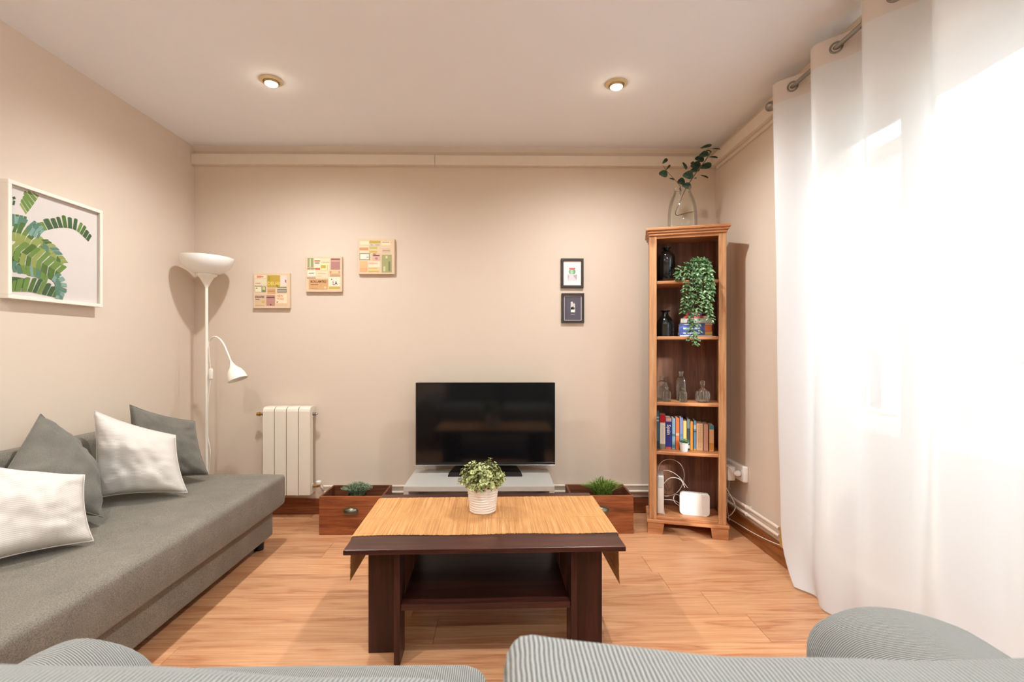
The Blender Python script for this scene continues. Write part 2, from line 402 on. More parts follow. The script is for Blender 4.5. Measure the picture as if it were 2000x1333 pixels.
# outside: narrow balcony with tiled parapet, street, facing house
M_tile = plain('parapet_tile', S(214, 206, 192), 0.4, var=0.05); M_grout = plain('parapet_grout', S(236, 232, 224), 0.8)
b = new(); box(b, (XR + T, -1.5, -0.2), (2.18, 4.0, -0.02)); struct(mk('balcony_floor', b, plain('balcony_floor_tile', S(200, 170, 146), 0.6)))
b = new(); box(b, (2.02, -1.5, -0.02), (2.14, 4.0, 0.66)); par = struct(mk('balcony_parapet_wall', b, M_grout))
tm = None
for iy in range(11):
    for iz in range(6):
        if tm is None:
            bm = new(); box(bm, (0, 0.002, 0.002), (0.012, 0.128, 0.108), 0.002, 1); bmesh.ops.recalc_face_normals(bm, faces=bm.faces[:])
            tm = bpy.data.meshes.new('tile'); bm.to_mesh(tm); bm.free(); tm.materials.append(M_tile)
        link('tile', tm, par, (2.008, 1.25 + iy * 0.13, 0.0 + iz * 0.11))
b = new(); box(b, (XR + T, -2.12, -0.2), (2.6, -1.98, 3.2)); struct(mk('added_sun_block_wall', b, plain('sun_block_wall_render', S(226, 214, 196), 0.9)))  # unseen wall added to keep direct sun off the window behind the camera
rail = thing('balcony_railing', 'white metal balcony railing on the tiled parapet outside the door', 'railing', (2.08, 1.25, 0.66))
bm = new(); box(bm, (-0.025, -2.7, 0.09), (0.025, 2.7, 0.11), 0.004); mk('handrail', bm, M_white, rail)
bm = new(); box(bm, (-0.02, -2.7, 0.0), (0.02, 2.7, 0.012), 0.002); mk('bottom_rail', bm, M_white, rail)
bm = new()
for i in range(180):
    yq = -2.69 + i * 0.03
    for sgn in (1, -1):
        prism(bm, [(sgn * 0.003, yq, 0.012), (sgn * 0.003, yq + 0.006, 0.012), (sgn * 0.003, yq + 0.006 + sgn * 0.06, 0.09), (sgn * 0.003, yq + sgn * 0.06, 0.09)], (0.002, 0, 0))
lt = mk('lattice', bm, M_white, rail); lt['kind'] = 'stuff'
b = new(); box(b, (2.2, -20, -9.2), (14, 40, -9)); struct(mk('street_ground', b, plain('asphalt', S(120, 118, 116), 0.9)))
hs_ = thing('apartment_building', 'cream apartment building across the street behind the sheer curtain', 'building', (10.0, 8.0, -9))
bm = new(); box(bm, (0, -14, 0), (4, 18, 15.0)); mk('wall', bm, plain('facade_render', S(226, 210, 190), 0.9), hs_)
bm = new(); box(bm, (-0.25, -14, 15.0), (4, 18, 15.3), 0.02); mk('roof', bm, plain('roof_slab', S(190, 160, 130), 0.9), hs_)
fm = pm = None
for fl in range(4):
    for k in range(9):
        loc = (-0.06, -11 + k * 3.1, 2.0 + fl * 3.2)
        if fm is None:
            bm = new(); box(bm, (0, 0, 0), (0.07, 1.1, 0.08)); box(bm, (0, 0, 1.62), (0.07, 1.1, 1.7)); box(bm, (0, 0, 0.08), (0.07, 0.09, 1.62)); box(bm, (0, 1.01, 0.08), (0.07, 1.1, 1.62)); box(bm, (0, 0.51, 0.08), (0.07, 0.59, 1.62))
            w0 = mk('window', bm, M_white, hs_, loc=loc); fm = w0.data
            bm = new(); box(bm, (0.03, 0.09, 0.08), (0.05, 1.01, 1.62)); p0 = mk('pane', bm, plain('dark_window', S(60, 62, 64), 0.15), w0); pm = p0.data
        else:
            w0 = link('window', fm, hs_, loc); link('pane', pm, w0)

# ------------------------------------------------------------------ recessed ceiling spots
M_bulb = emit('lit_bulb', (1.0, 0.84, 0.62, 1), 28.0)
spots = [(PZ(530, 157, ZC), 'recessed ceiling spotlight over the floor between sofa bed and table, lit', 1.0), (PZ(1204, 163, ZC), 'recessed ceiling spotlight between the cactus prints and the bookcase, lit warm', 1.0)]
for yq in (0.75, -1.0):  # four out-of-view spots added to brighten the room
    for xq in (spots[0][0].x, spots[1][0].x): spots.append((Vector((xq, yq, ZC)), None, 1.0))
for i, (p, lb, k) in enumerate(spots):
    t_ = thing('ceiling_spotlight', lb or 'added out-of-view ceiling spotlight over the couch side of the room', 'ceiling light', (p.x, p.y, ZC), 0, None if lb else 'added ceiling spots over the couch')
    bm = new(); lathe(bm, [(0.036, 0.0), (0.055, 0.0), (0.056, -0.004), (0.050, -0.009), (0.040, -0.010), (0.036, -0.004), (0.036, 0.0)], 36, cap0=False, cap1=False); mk('trim_ring', bm, plain('spot_ring', S(214, 196, 158), 0.4), t_, 50)
    bm = new(); lathe(bm, [(0.033, 0.0), (0.033, -0.014), (0.031, -0.019), (0.030, -0.019), (0.030, -0.004)], 28, cap0=False, cap1=True); mk('housing', bm, plain('spot_housing', S(206, 180, 130), 0.4), t_, 40)
    bm = new(); lathe(bm, [(0.0295, -0.006), (0.0295, -0.020), (0.024, -0.024), (0.012, -0.0255)], 24, cap0=True, cap1=True); mk('bulb', bm, M_bulb, t_, 60)
    ld = bpy.data.lights.new('spot_lamp', 'SPOT'); lo_ = bpy.data.objects.new('spot_lamp', ld); COL.objects.link(lo_)
    ld.energy = 20 * k; ld.spot_size = R(164); ld.spot_blend = 0.9; ld.color = (0.92, 0.97, 1.0); ld.shadow_soft_size = 0.03
    lo_.location = (p.x, p.y, ZC - 0.035)

# ------------------------------------------------------------------ sofa bed on the left wall
M_sofa = fabric('sofa_grey_weave', S(92, 86, 75), S(144, 136, 121), 300, 0.3)
sb = thing('sofa_bed', 'grey fabric sofa bed with thick flat mattress along the plain wall', 'sofa', (-1.64, 1.78, 0))
def loc_(o, v): return (v[0] - o.location.x, v[1] - o.location.y, v[2] - o.location.z)
mk('base', softbox(loc_(sb, (-2.02, 0.80, 0.058)), loc_(sb, (-1.285, 2.765, 0.222)), 0.012, (0.004, 0.004, 0), 18), M_sofa, sb, 60)
mk('mattress', softbox(loc_(sb, (-2.02, 0.76, 0.222)), loc_(sb, (-1.228, 2.80, 0.395)), 0.022, (0.006, 0.006, 0.004), 22, 0.003, 3), M_sofa, sb, 60)
mk('backrest', softbox(loc_(sb, (-2.032, 0.80, 0.395)), loc_(sb, (-1.93, 2.74, 0.70)), 0.03, (0.006, 0, 0.004), 16), M_sofa, sb, 60)
for lx, ly in ((-1.335, 2.70), (-1.335, 0.86), (-1.97, 2.70), (-1.97, 0.86)):
    bm = new(); lathe(bm, [(0.024, 0.0), (0.026, 0.004), (0.027, 0.060)], 20, Matrix.Translation(loc_(sb, (lx, ly, 0)))); mk('leg', bm, M_black, sb, 40)

def cushion(name, corners, thick, mat, label, group, seed, n=30, pinch=0.085, piping=None):
    """corners TL, TR, BR, BL of the cover seen from its front; plump toward the middle, pinched sides"""
    tl, tr_, br, bl = [Vector(c) for c in corners]
    nr = ((tr_ - bl).cross(tl - br)).normalized()
    cen = (tl + tr_ + br + bl) / 4
    bm = new(); vv = {}
    for side in (1, -1):
        for i in range(n + 1):
            for j in range(n + 1):
                edge = i in (0, n) or j in (0, n)
                if side == -1 and edge: vv[side, i, j] = vv[1, i, j]; continue
                u, v = -1 + 2 * i / n, -1 + 2 * j / n
                up_, vp = u * (1 - pinch * (1 - v * v)), v * (1 - pinch * (1 - u * u))
                a, c_ = (up_ + 1) / 2, (vp + 1) / 2
                p = (bl * (1 - a) + br * a) * (1 - c_) + (tl * (1 - a) + tr_ * a) * c_
                th = thick * max(0, (1 - u * u)) ** 0.5 * max(0, (1 - v * v)) ** 0.5 * 1.15
                w = noise.noise(Vector((u * 1.6 + seed, v * 1.6, seed))) * 0.25 + noise.noise(Vector((u * 4 + seed, v * 4, seed + 5))) * 0.12
                ang = math.atan2(v, u); rr = math.hypot(u, v)
                wr = 0.007 * math.sin(ang * 11 + seed * 3 + noise.noise(Vector((u * 2, v * 2, seed))) * 5) * max(0, min(1, (rr - 0.55) * 2)) * min(1, (1 - max(abs(u), abs(v))) * 5)
                off = side * th * (1 + w) + wr
                p += nr * off
                vv[side, i, j] = bm.verts.new(p - cen)
    for side in (1, -1):
        for i in range(n):
            for j in range(n):
                q = [vv[side, i, j], vv[side, i + 1, j], vv[side, i + 1, j + 1], vv[side, i, j + 1]]
                bm.faces.new(q if side == 1 else list(reversed(q)))
    root = thing(name, label, 'cushion', cen, 0, group)
    mk('cover', bm, mat, root, 80)
    # sewn seam round the rim
    rim = [(i, 0) for i in range(n)] + [(n, j) for j in range(n)] + [(n - i, n) for i in range(n)] + [(0, n - j) for j in range(n)]
    bm = new()
    def pt(i, j):
        u, v = -1 + 2 * i / n, -1 + 2 * j / n
        up_, vp = u * (1 - pinch * (1 - v * v)), v * (1 - pinch * (1 - u * u)); a, c_ = (up_ + 1) / 2, (vp + 1) / 2
        return (bl * (1 - a) + br * a) * (1 - c_) + (tl * (1 - a) + tr_ * a) * c_ - cen
    tube(bm, [pt(*q) for q in rim] + [pt(*rim[0])], 0.0022, 6); mk('seam', bm, mat, root, 80)
    return root
M_cgrey = fabric('cushion_grey', S(98, 94, 86), S(126, 121, 111), 420, 0.25)
def ribbed(name, c1, c2):
    t = NT(name); v = t.coord((1, 1, 1)); sx = t.add('ShaderNodeSeparateXYZ'); t.link(v, sx.inputs[0])
    m = t.add('ShaderNodeMath', operation='MULTIPLY'); t.link(sx.outputs[2], m.inputs[0]); m.inputs[1].default_value = 2 * PI / 0.006
    sn = t.add('ShaderNodeMath', operation='SINE'); t.link(m.outputs[0], sn.inputs[0]); mr = t.add('ShaderNodeMapRange'); t.link(sn.outputs[0], mr.inputs[0]); mr.inputs[1].default_value = -1
    t.base(t.mix(c1, c2, mr.outputs[0]), 0.9, 0, 0.15); t.bump(mr.outputs[0], 0.2, 0.0015); return t.m
M_cwhite = ribbed('cushion_white_rib', S(202, 194, 185), S(216, 209, 201))
G = 'cushions on the grey sofa bed'
cushion('sofa_cushion', [(-1.905, 2.52, 0.823), (-1.705, 2.73, 0.705), (-1.575, 2.64, 0.430), (-1.86, 2.45, 0.430)], 0.075, M_cgrey, 'dark grey cushion on the sofa bed beside the floor lamp', G, 1)
cushion('sofa_cushion', [(-1.895, 2.285, 0.825), (-1.625, 2.45, 0.678), (-1.505, 2.355, 0.420), (-1.855, 2.23, 0.430)], 0.082, M_cwhite, 'white ribbed cushion leaning on the dark cushion beside the floor lamp', G, 2)
cushion('sofa_cushion', [(-1.885, 2.015, 0.845), (-1.815, 2.19, 0.60), (-1.60, 1.975, 0.435), (-1.78, 1.73, 0.62)], 0.07, M_cgrey, 'dark grey cushion standing on its corner behind a white cushion', G, 3, pinch=0.02)
cushion('sofa_cushion', [(-1.80, 1.66, 0.735), (-1.575, 1.86, 0.635), (-1.48, 1.785, 0.415), (-1.70, 1.53, 0.420)], 0.085, M_cwhite, 'white ribbed cushion in front of the dark cushion standing on its corner', G, 4)

# ------------------------------------------------------------------ couch in front of the camera
c1, c2 = S(66, 64, 57), S(150, 151, 145)
M_cordX = corduroy('corduroy_across', 'X', c1, c2); M_cordY = corduroy('corduroy_along', 'Y', c1, c2, 0.0042, 0.35)
co = thing('couch', 'grey ribbed corduroy couch with rounded arms facing the television', 'sofa', (0, 0.6, 0))
def cpart(name, lo, hi, r, crown, mat, n=14, wob=0.0, seed=0, fn=None):
    bm = softbox(loc_(co, lo), loc_(co, hi), r, crown, n, wob, seed)
    if fn:
        for v in bm.verts: v.co = fn(v.co.copy())
    return mk(name, bm, mat, co, 70)
cpart('base', (-0.67, 0.22, 0.07), (0.64, 1.0, 0.30), 0.02, (0, 0.004, 0), M_cordX)
cpart('back_frame', (-0.67, 0.12, 0.07), (0.64, 0.26, 0.74), 0.05, (0, 0.01, 0.01), M_cordX)
cpart('seat_cushion', (-0.665, 0.40, 0.30), (-0.022, 1.02, 0.475), 0.05, (0, 0.01, 0.012), M_cordX, 16)
cpart('seat_cushion', (0.01, 0.40, 0.30), (0.62, 1.02, 0.465), 0.05, (0, 0.01, 0.012), M_cordX, 16)
def backL(p): p.z += -0.016 * max(0, min(1, (p.x + 0.45) / 0.4)) * max(0, p.z / 0.83); return p
def backR(p): p.z += (0.034 * math.exp(-max(0, p.x - 0.02) / 0.16)) * max(0, p.z / 0.83) ; return p
cpart('back_cushion', (-0.66, 0.29, 0.46), (-0.006, 0.47, 0.8385), 0.055, (0, 0.02, 0.010), M_cordX, 22, 0.006, 2, backL)
cpart('back_cushion', (0.002, 0.29, 0.46), (0.62, 0.47, 0.8225), 0.026, (0, 0.02, 0.002), M_cordX, 22, 0.006, 5, backR)
def arm_crown(x0, x1, c, skew):
    def fn(p):
        t = max(0, min(1, (p.x - x0) / (x1 - x0))); k = max(0, min(1, (p.z - 0.3) / 0.2)); p.z += c * k * math.sin(PI * t ** skew) * (1 - 0.35 * max(0, (p.y - 0.3) / 0.1) ** 2 if p.y > 0.3 else 1); return p
    return fn
cpart('armrest', (-0.95, 0.16, 0.07), (-0.665, 1.00, 0.49), 0.06, (0.006, 0.01, 0.01), M_cordY, 18, 0.004, 1, arm_crown(-0.95, -0.665, 0.075, 1.0))
cpart('armrest', (0.61, 0.16, 0.07), (0.95, 0.99, 0.545), 0.035, (0.006, 0.01, 0.01), M_cordY, 18, 0.004, 4, arm_crown(0.61, 0.95, 0.066, 0.75))
for lx, ly in ((-0.9, 0.92), (0.88, 0.92), (-0.9, 0.22), (0.88, 0.22)):
    bm = new(); lathe(bm, [(0.02, 0), (0.024, 0.075)], 16, Matrix.Translation(loc_(co, (lx, ly, 0)))); mk('leg', bm, M_black, co, 40)

# ------------------------------------------------------------------ coffee table and bamboo mat
M_dark = wood('dark_mahogany', S(44, 20, 15), S(62, 30, 23), S(82, 42, 32), 'X', 1.0, 0.34, spec=0.4)
M_darkz = wood('dark_mahogany_upright', S(44, 20, 16), S(60, 29, 23), S(76, 40, 32), 'Z', 1.0, 0.36, spec=0.4)
TZ, TT = 0.43, 0.018
TR = R(1.3)
tb = thing('coffee_table', 'dark mahogany coffee table with lower shelf in the middle of the floor', 'table', (-0.058, 1.977, 0), TR)
HX, HY = 0.484, 0.312
bm = new(); box(bm, (-HX, -HY, TZ - TT), (HX, HY, TZ), 0.0025); mk('tabletop', bm, M_dark, tb)
bm = new(); box(bm, (-0.300, -0.258, 0.192), (0.300, 0.258, 0.214), 0.002); mk('shelf', bm, M_dark, tb)
for sx_ in (-1, 1):
    for sy in (-1, 1):
        bm = new()
        def bx(x0, x1, y0, y1):
            box(bm, (min(sx_ * x0, sx_ * x1), min(sy * y0, sy * y1), 0), (max(sx_ * x0, sx_ * x1), max(sy * y0, sy * y1), TZ - TT), 0.0015)
        bx(0.301, 0.322, 0.165, 0.265)
        mk('leg', bm, M_darkz, tb)
        bm = new(); bx(0.3225, 0.430, 0.165, 0.185); mk('leg_board', bm, M_darkz, tb)
M_bam = None
def bamboo():
    t = NT('bamboo_sticks'); v = t.coord((330, 3, 1)); n = t.noise(v, 1.0, 2, 0.5); n2 = t.noise(t.coord((40, 9, 1)), 1.0, 3)
    col = t.mix(t.ramp(n, [(0.3, S(192, 134, 78)), (0.5, S(216, 162, 104)), (0.72, S(232, 186, 132))]), t.ramp(n2, [(0.3, (0.9, 0.88, 0.85, 1)), (0.7, (1.05, 1.05, 1.05, 1))]), 1.0, 'MULTIPLY')
    t.base(col, 0.6, 0, 0.3); return t.m
M_bam = bamboo()
mat_ = tag(bpy.data.objects.new('bamboo_mat', None), 'woven bamboo table runner draped over the ends of the coffee table', 'table mat'); COL.objects.link(mat_)
mat_.location = (tb.location.x, tb.location.y, TZ); mat_.rotation_euler = (0, 0, TR)
random.seed(11)
def drape(s):           # arc length from centre -> (x, z, tilt)
    sg = 1 if s >= 0 else -1; a = abs(s); rr = 0.012; flat = HX - 0.004
    if a < flat: return sg * a, 0.0018, 0.0
    a -= flat
    if a < rr * PI / 2: th = a / rr; return sg * (flat + rr * math.sin(th)), 0.0018 - rr * (1 - math.cos(th)), sg * th
    a -= rr * PI / 2
    return sg * (flat + rr + 0.10 * a * a), 0.0018 - rr - a, sg * PI / 2
bm = new(); half = [HX + 0.165, HX + 0.195]; pitch = 0.0033
k = -half[0]
while k < half[1]:
    x, z, th = drape(k); y0 = -0.190 + random.uniform(-0.003, 0.003) + 0.004 * math.sin(k * 14); y1 = 0.252 + random.uniform(-0.003, 0.003)
    mt = Matrix.Translation((x, 0, z)) @ Matrix.Rotation(th, 4, 'Y')
    w, h = pitch * random.uniform(0.40, 0.48), random.uniform(0.0006, 0.0011)
    prism(bm, [mt @ Vector(q) for q in ((-w, y0, -0.0008), (w, y0, -0.0008), (w * 0.6, y0, h), (-w * 0.6, y0, h))], (0, y1 - y0, 0))
    k += pitch
o = mk('sticks', bm, M_bam, mat_); o['kind'] = 'stuff'
for yy in (-0.17, -0.02, 0.11, 0.235):
    bm = new(); pts = []
    for i in range(131):
        s_ = -half[0] + (half[0] + half[1]) * i / 130; x, z, th = drape(s_); pts.append((x + 0.0010 * math.sin(th), yy, z + 0.0010 * math.cos(th)))
    tube(bm, pts, 0.0006, 5); mk('binding_thread', bm, plain('thread', S(206, 160, 110), 0.8), mat_)

# ------------------------------------------------------------------ foliage helpers
def leaf(bm, p, d, up, L, W, fold=0.25, curl=0.15):
    d = d.normalized(); s_ = d.cross(up)
    if s_.length < 1e-4: s_ = d.cross(Vector((1, 0.3, 0)))
    s_.normalize(); n = s_.cross(d)
    a = bm.verts.new(p); c0 = bm.verts.new(p + d * L * 0.35 - n * W * fold * 0.2); c1_ = bm.verts.new(p + d * L * 0.7 - n * (W * fold * 0.2 + L * curl * 0.4)); t = bm.verts.new(p + d * L - n * L * curl)
    l0 = bm.verts.new(p + d * L * 0.35 + s_ * W * 0.5 + n * W * fold); l1 = bm.verts.new(p + d * L * 0.7 + s_ * W * 0.38 + n * (W * fold * 0.7 - L * curl * 0.4))
    r0 = bm.verts.new(p + d * L * 0.35 - s_ * W * 0.5 + n * W * fold); r1 = bm.verts.new(p + d * L * 0.7 - s_ * W * 0.38 + n * (W * fold * 0.7 - L * curl * 0.4))
    for f in ((a, l0, c0), (a, c0, r0), (c0, l0, l1, c1_), (c0, c1_, r1, r0), (c1_, l1, t), (c1_, t, r1)): bm.faces.new(f)
def leafmat(name, cols, scale=60, rough=0.5, trans=0.2):
    t = NT(name); v = t.coord(); n = t.noise(v, scale, 2, 0.5)
    k = len(cols); st = [(0.3 + 0.4 * i / max(1, k - 1), c) for i, c in enumerate(cols)]
    t.base(t.ramp(n, st), rough, 0, 0.35)
    t.bsdf.inputs['Subsurface Weight'].default_value = 0.0
    return t.m
def rdir(zmin=-0.2):
    while True:
        v = Vector((random.uniform(-1, 1), random.uniform(-1, 1), random.uniform(-1, 1)))
        if 0.05 < v.length < 1 and v.normalized().z > zmin: return v.normalized()
M_soil = plain('soil', S(58, 42, 32), 0.95, var=0.3, scale=120)
M_stem = plain('green_stem', S(98, 104, 60), 0.7)

# plant in the white pot on the mat
pp = PZ(943, 998, TZ + 0.003)
pl = thing('potted_plant', 'bushy variegated plant in a white ribbed pot on the bamboo runner', 'plant', (pp.x, pp.y, TZ + 0.003))
prof = [(0.0, 0.0), (0.052, 0.0), (0.0545, 0.003)]
for i in range(1, 61):
    z = 0.003 + 0.120 * i / 60; prof.append((0.0545 + 0.0125 * i / 60 + 0.0007 * math.sin(i * 2 * PI / 5), z))
prof += [(0.067, 0.1245), (0.0645, 0.1245), (0.063, 0.10), (0.061, 0.098)]
bm = new(); lathe(bm, prof[1:], 44, cap0=True, cap1=False)
# embossed wavy ridges
for v in bm.verts:
    r = math.hypot(v.co.x, v.co.y)
    if 0.006 < v.co.z < 0.12 and r > 0.05:
        a = math.atan2(v.co.y, v.co.x); k = 1 + 0.010 * math.sin(v.co.z * 560 + 2.6 * math.sin(a * 3 + 0.6)); v.co.x *= k; v.co.y *= k
mk('pot', bm, plain('white_ceramic', S(236, 233, 228), 0.4, var=0.01), pl, 60)
bm = new(); lathe(bm, [(0.0605, 0.096), (0.0605, 0.1), (0.03, 0.108)], 24); mk('soil', bm, M_soil, pl)
random.seed(27); bm = new(); bs = new()
for i in range(74):
    d = rdir(0.07); d.z *= 1.0; ln = random.uniform(0.75, 1.08)
    tip = Vector((d.x * 0.104, d.y * 0.104, 0.112 + d.z * 0.108)) * 1.0
    tip = Vector((tip.x * ln, tip.y * ln, 0.105 + (tip.z - 0.105) * ln))
    st_ = Vector((d.x * 0.02, d.y * 0.02, 0.100))
    tube(bs, smoothpath([st_, (st_ + tip) / 2 + Vector((0, 0, 0.008)), tip], 3), 0.0011, 4)
    ax = (tip - st_).normalized()
    for j in range(14):
        f = 0.30 + 0.72 * j / 14; q = st_ + (tip - st_) * f; a = j * 2.4 + i
        sd = ax.orthogonal(); sd.rotate(Quaternion(ax, a)); dd = (sd * 0.9 + ax * 0.5).normalized()
        leaf(bm, q, dd, ax, random.uniform(0.015, 0.023) * (0.7 if j > 11 else 1), random.uniform(0.012, 0.017), 0.15, 0.1)
mk('stems', bs, M_stem, pl)
o = mk('foliage', bm, leafmat('variegated_leaf', [S(62, 78, 42), S(128, 140, 80), S(206, 206, 146), S(164, 172, 106), S(92, 94, 66)], 95), pl); o['kind'] = 'stuff'

# ------------------------------------------------------------------ television and bench
YT = 3.12
a_, z_ = PY(812, 748, YT), PY(1084, 908, YT); tvx, tvw, tvt, tvb = (a_.x + z_.x) / 2, (z_.x - a_.x) / 2, a_.z, z_.z
BZ = 0.31
YBF = 2.83
fl_, fr_ = PY(788, 951, YBF), PY(1083, 951, YBF)
BZ = fl_.z
tn = thing('tv_bench', 'low grey television bench against the end wall', 'tv stand', ((fl_.x + fr_.x) / 2, YBF, 0))
bw = (fr_.x - fl_.x) / 2
M_bench = plain('grey_lacquer', S(178, 174, 166), 0.35, var=0.02)
bm = new(); box(bm, (-bw, 0, BZ - 0.03), (bw, 0.40, BZ), 0.002); mk('top', bm, M_bench, tn)
for sx_ in (-1, 1):
    bm = new(); box(bm, (min(sx_ * bw, sx_ * (bw - 0.03)), 0.002, 0), (max(sx_ * bw, sx_ * (bw - 0.03)), 0.40, BZ - 0.03), 0.002); mk('side_panel', bm, M_bench, tn)
bm = new(); box(bm, (-bw + 0.03, 0.01, 0.06), (bw - 0.03, 0.39, 0.085), 0.002); mk('shelf', bm, M_bench, tn)
bm = new(); box(bm, (-bw + 0.03, 0.385, 0.085), (bw - 0.03, 0.398, BZ - 0.03)); mk('back_panel', bm, M_bench, tn)

tv = thing('television', 'black flat-screen television switched off on the grey bench', 'television', (tvx, YT, BZ))
h0, h1 = tvb - BZ, tvt - BZ
bm = new(); box(bm, (-tvw, 0.0, h0), (tvw, 0.035, h1), 0.003); box(bm, (-tvw * 0.7, 0.03, h0 + 0.03), (tvw * 0.7, 0.06, h1 - 0.14), 0.012); mk('housing', bm, M_black, tv)
M_gloss = plain('black_gloss', S(12, 12, 13), 0.12, var=0.02)
bm = new()
bz = 0.011
box(bm, (-tvw, -0.003, h1 - bz), (tvw, 0.0, h1), 0.001, 1); box(bm, (-tvw, -0.003, h0), (tvw, 0.0, h0 + 0.016), 0.001, 1)
box(bm, (-tvw, -0.003, h0 + 0.016), (-tvw + bz, 0.0, h1 - bz), 0.001, 1); box(bm, (tvw - bz, -0.003, h0 + 0.016), (tvw, 0.0, h1 - bz), 0.001, 1); mk('bezel', bm, M_gloss, tv)
ts = NT('tv_screen'); ts.base((0.004, 0.004, 0.005, 1), 0.09, 0, 0.5)
bm = new(); box(bm, (-tvw + bz, -0.0012, h0 + 0.016), (tvw - bz, 0.0, h1 - bz)); mk('screen', bm, ts.m, tv)
bm = new(); box(bm, (-tvw, -0.004, h0 - 0.003), (tvw, 0.004, h0), 0.001, 1); mk('lower_edge_strip', bm, plain('dark_chrome', S(150, 148, 144), 0.3, 0.8), tv)
bm = new(); box(bm, (-0.05, 0.008, 0.02), (0.05, 0.03, h0 + 0.03), 0.004); mk('neck', bm, M_gloss, tv)
bm = new(); lo4 = [(-0.234, -0.085, 0.0), (0.234, -0.085, 0.0), (0.215, 0.09, 0.0), (-0.215, 0.09, 0.0)]; hi4 = [(-0.226, -0.068, 0.026), (0.226, -0.068, 0.026), (0.20, 0.07, 0.034), (-0.20, 0.07, 0.034)]
va_, vb_ = [bm.verts.new(p) for p in lo4], [bm.verts.new(p) for p in hi4]; bm.faces.new(va_[::-1]); bm.faces.new(vb_)
for i in range(4): bm.faces.new((va_[i], va_[(i + 1) % 4], vb_[(i + 1) % 4], vb_[i]))
bmesh.ops.bevel(bm, geom=bm.edges[:], offset=0.003, segments=2, affect='EDGES'); mk('foot', bm, M_gloss, tv)

# ------------------------------------------------------------------ wooden drawer planters
M_pine = wood('stained_pine', S(104, 52, 26), S(142, 78, 42), S(168, 102, 60), 'X', 1.0, 0.5, 0.75, knotcol=S(38, 16, 8))
M_pineI = wood('stained_pine_inside', S(72, 36, 20), S(104, 56, 32), S(128, 74, 44), 'X', 1.0, 0.6)
def drawer(px_l, px_r, pyb, pyt, yback, label):
    A_, B_ = PZ(px_l, pyb, 0), PZ(px_r, pyb, 0); Yf = (A_.y + B_.y) / 2
    if px_l == px_r: pass
    h = PY(px_l, pyt, Yf).z; w = 0.377; return Yf, h, w
Yf = PZ(623, 1046, 0).y; HB = PY(623, 971, Yf).z; DB = 0.252
drawers = [(PZ(623, 1046, 0).x, 'stained pine drawer with a cup pull reused as planter beside the radiator', 'dusty green thyme-like'), (PZ(1238, 1044, 0).x - 0.377, 'stained pine drawer with a cup pull reused as planter beside the bookcase', 'bright')]
DR = []
for x0, lb, kind in drawers:
    d_ = thing('drawer_planter', lb, 'planter', (x0, Yf, 0), 0, 'drawers reused as planters'); W = 0.377; t_ = 0.012
    bm = new(); box(bm, (0, 0, 0.0), (W, t_ + 0.004, HB), 0.002); fp = mk('front_panel', bm, M_pine, d_)
    bm = new(); box(bm, (0, t_ + 0.004, 0), (t_, DB, HB - 0.001), 0.0015); mk('side_panel', bm, M_pineI, d_)
    bm = new(); box(bm, (W - t_, t_ + 0.004, 0), (W, DB, HB - 0.001), 0.0015); mk('side_panel', bm, M_pineI, d_)
    bm = new(); box(bm, (t_, DB - t_, 0), (W - t_, DB, HB - 0.001), 0.0015); mk('back_panel', bm, M_pineI, d_)
    bm = new(); box(bm, (t_, t_ + 0.004, 0.005), (W - t_, DB - t_, 0.015)); mk('bottom', bm, M_pineI, d_)
    # cup pull: quarter shell with a flange
    bm = new(); nU, nV = 14, 7; rows = []
    for i in range(nU + 1):
        th = PI * i / nU; rw = []
        for j in range(nV + 1):
            ph = PI / 2 * j / nV
            rw.append(bm.verts.new((W / 2 - 0.042 * math.cos(th), -0.022 * math.sin(th) * math.cos(ph) - 0.0005, HB * 0.645 + 0.026 * math.sin(ph) * math.sin(th) ** 0.7 - 0.010)))
        rows.append(rw)
    for i in range(nU):
        for j in range(nV): bm.faces.new((rows[i][j], rows[i + 1][j], rows[i + 1][j + 1], rows[i][j + 1]))
    bmesh.ops.remove_doubles(bm, verts=bm.verts[:], dist=0.0002)
    prism(bm, [(W / 2 + 0.048 * math.cos(a), -0.0005, HB * 0.645 - 0.006 + 0.024 * math.sin(a)) for a in [2 * PI * i / 24 for i in range(24)]], (0, -0.002, 0))
    mk('cup_pull', bm, plain('aged_metal', S(120, 116, 98), 0.35, 0.9, var=0.15), fp, 60)
    DR.append((x0, d_))
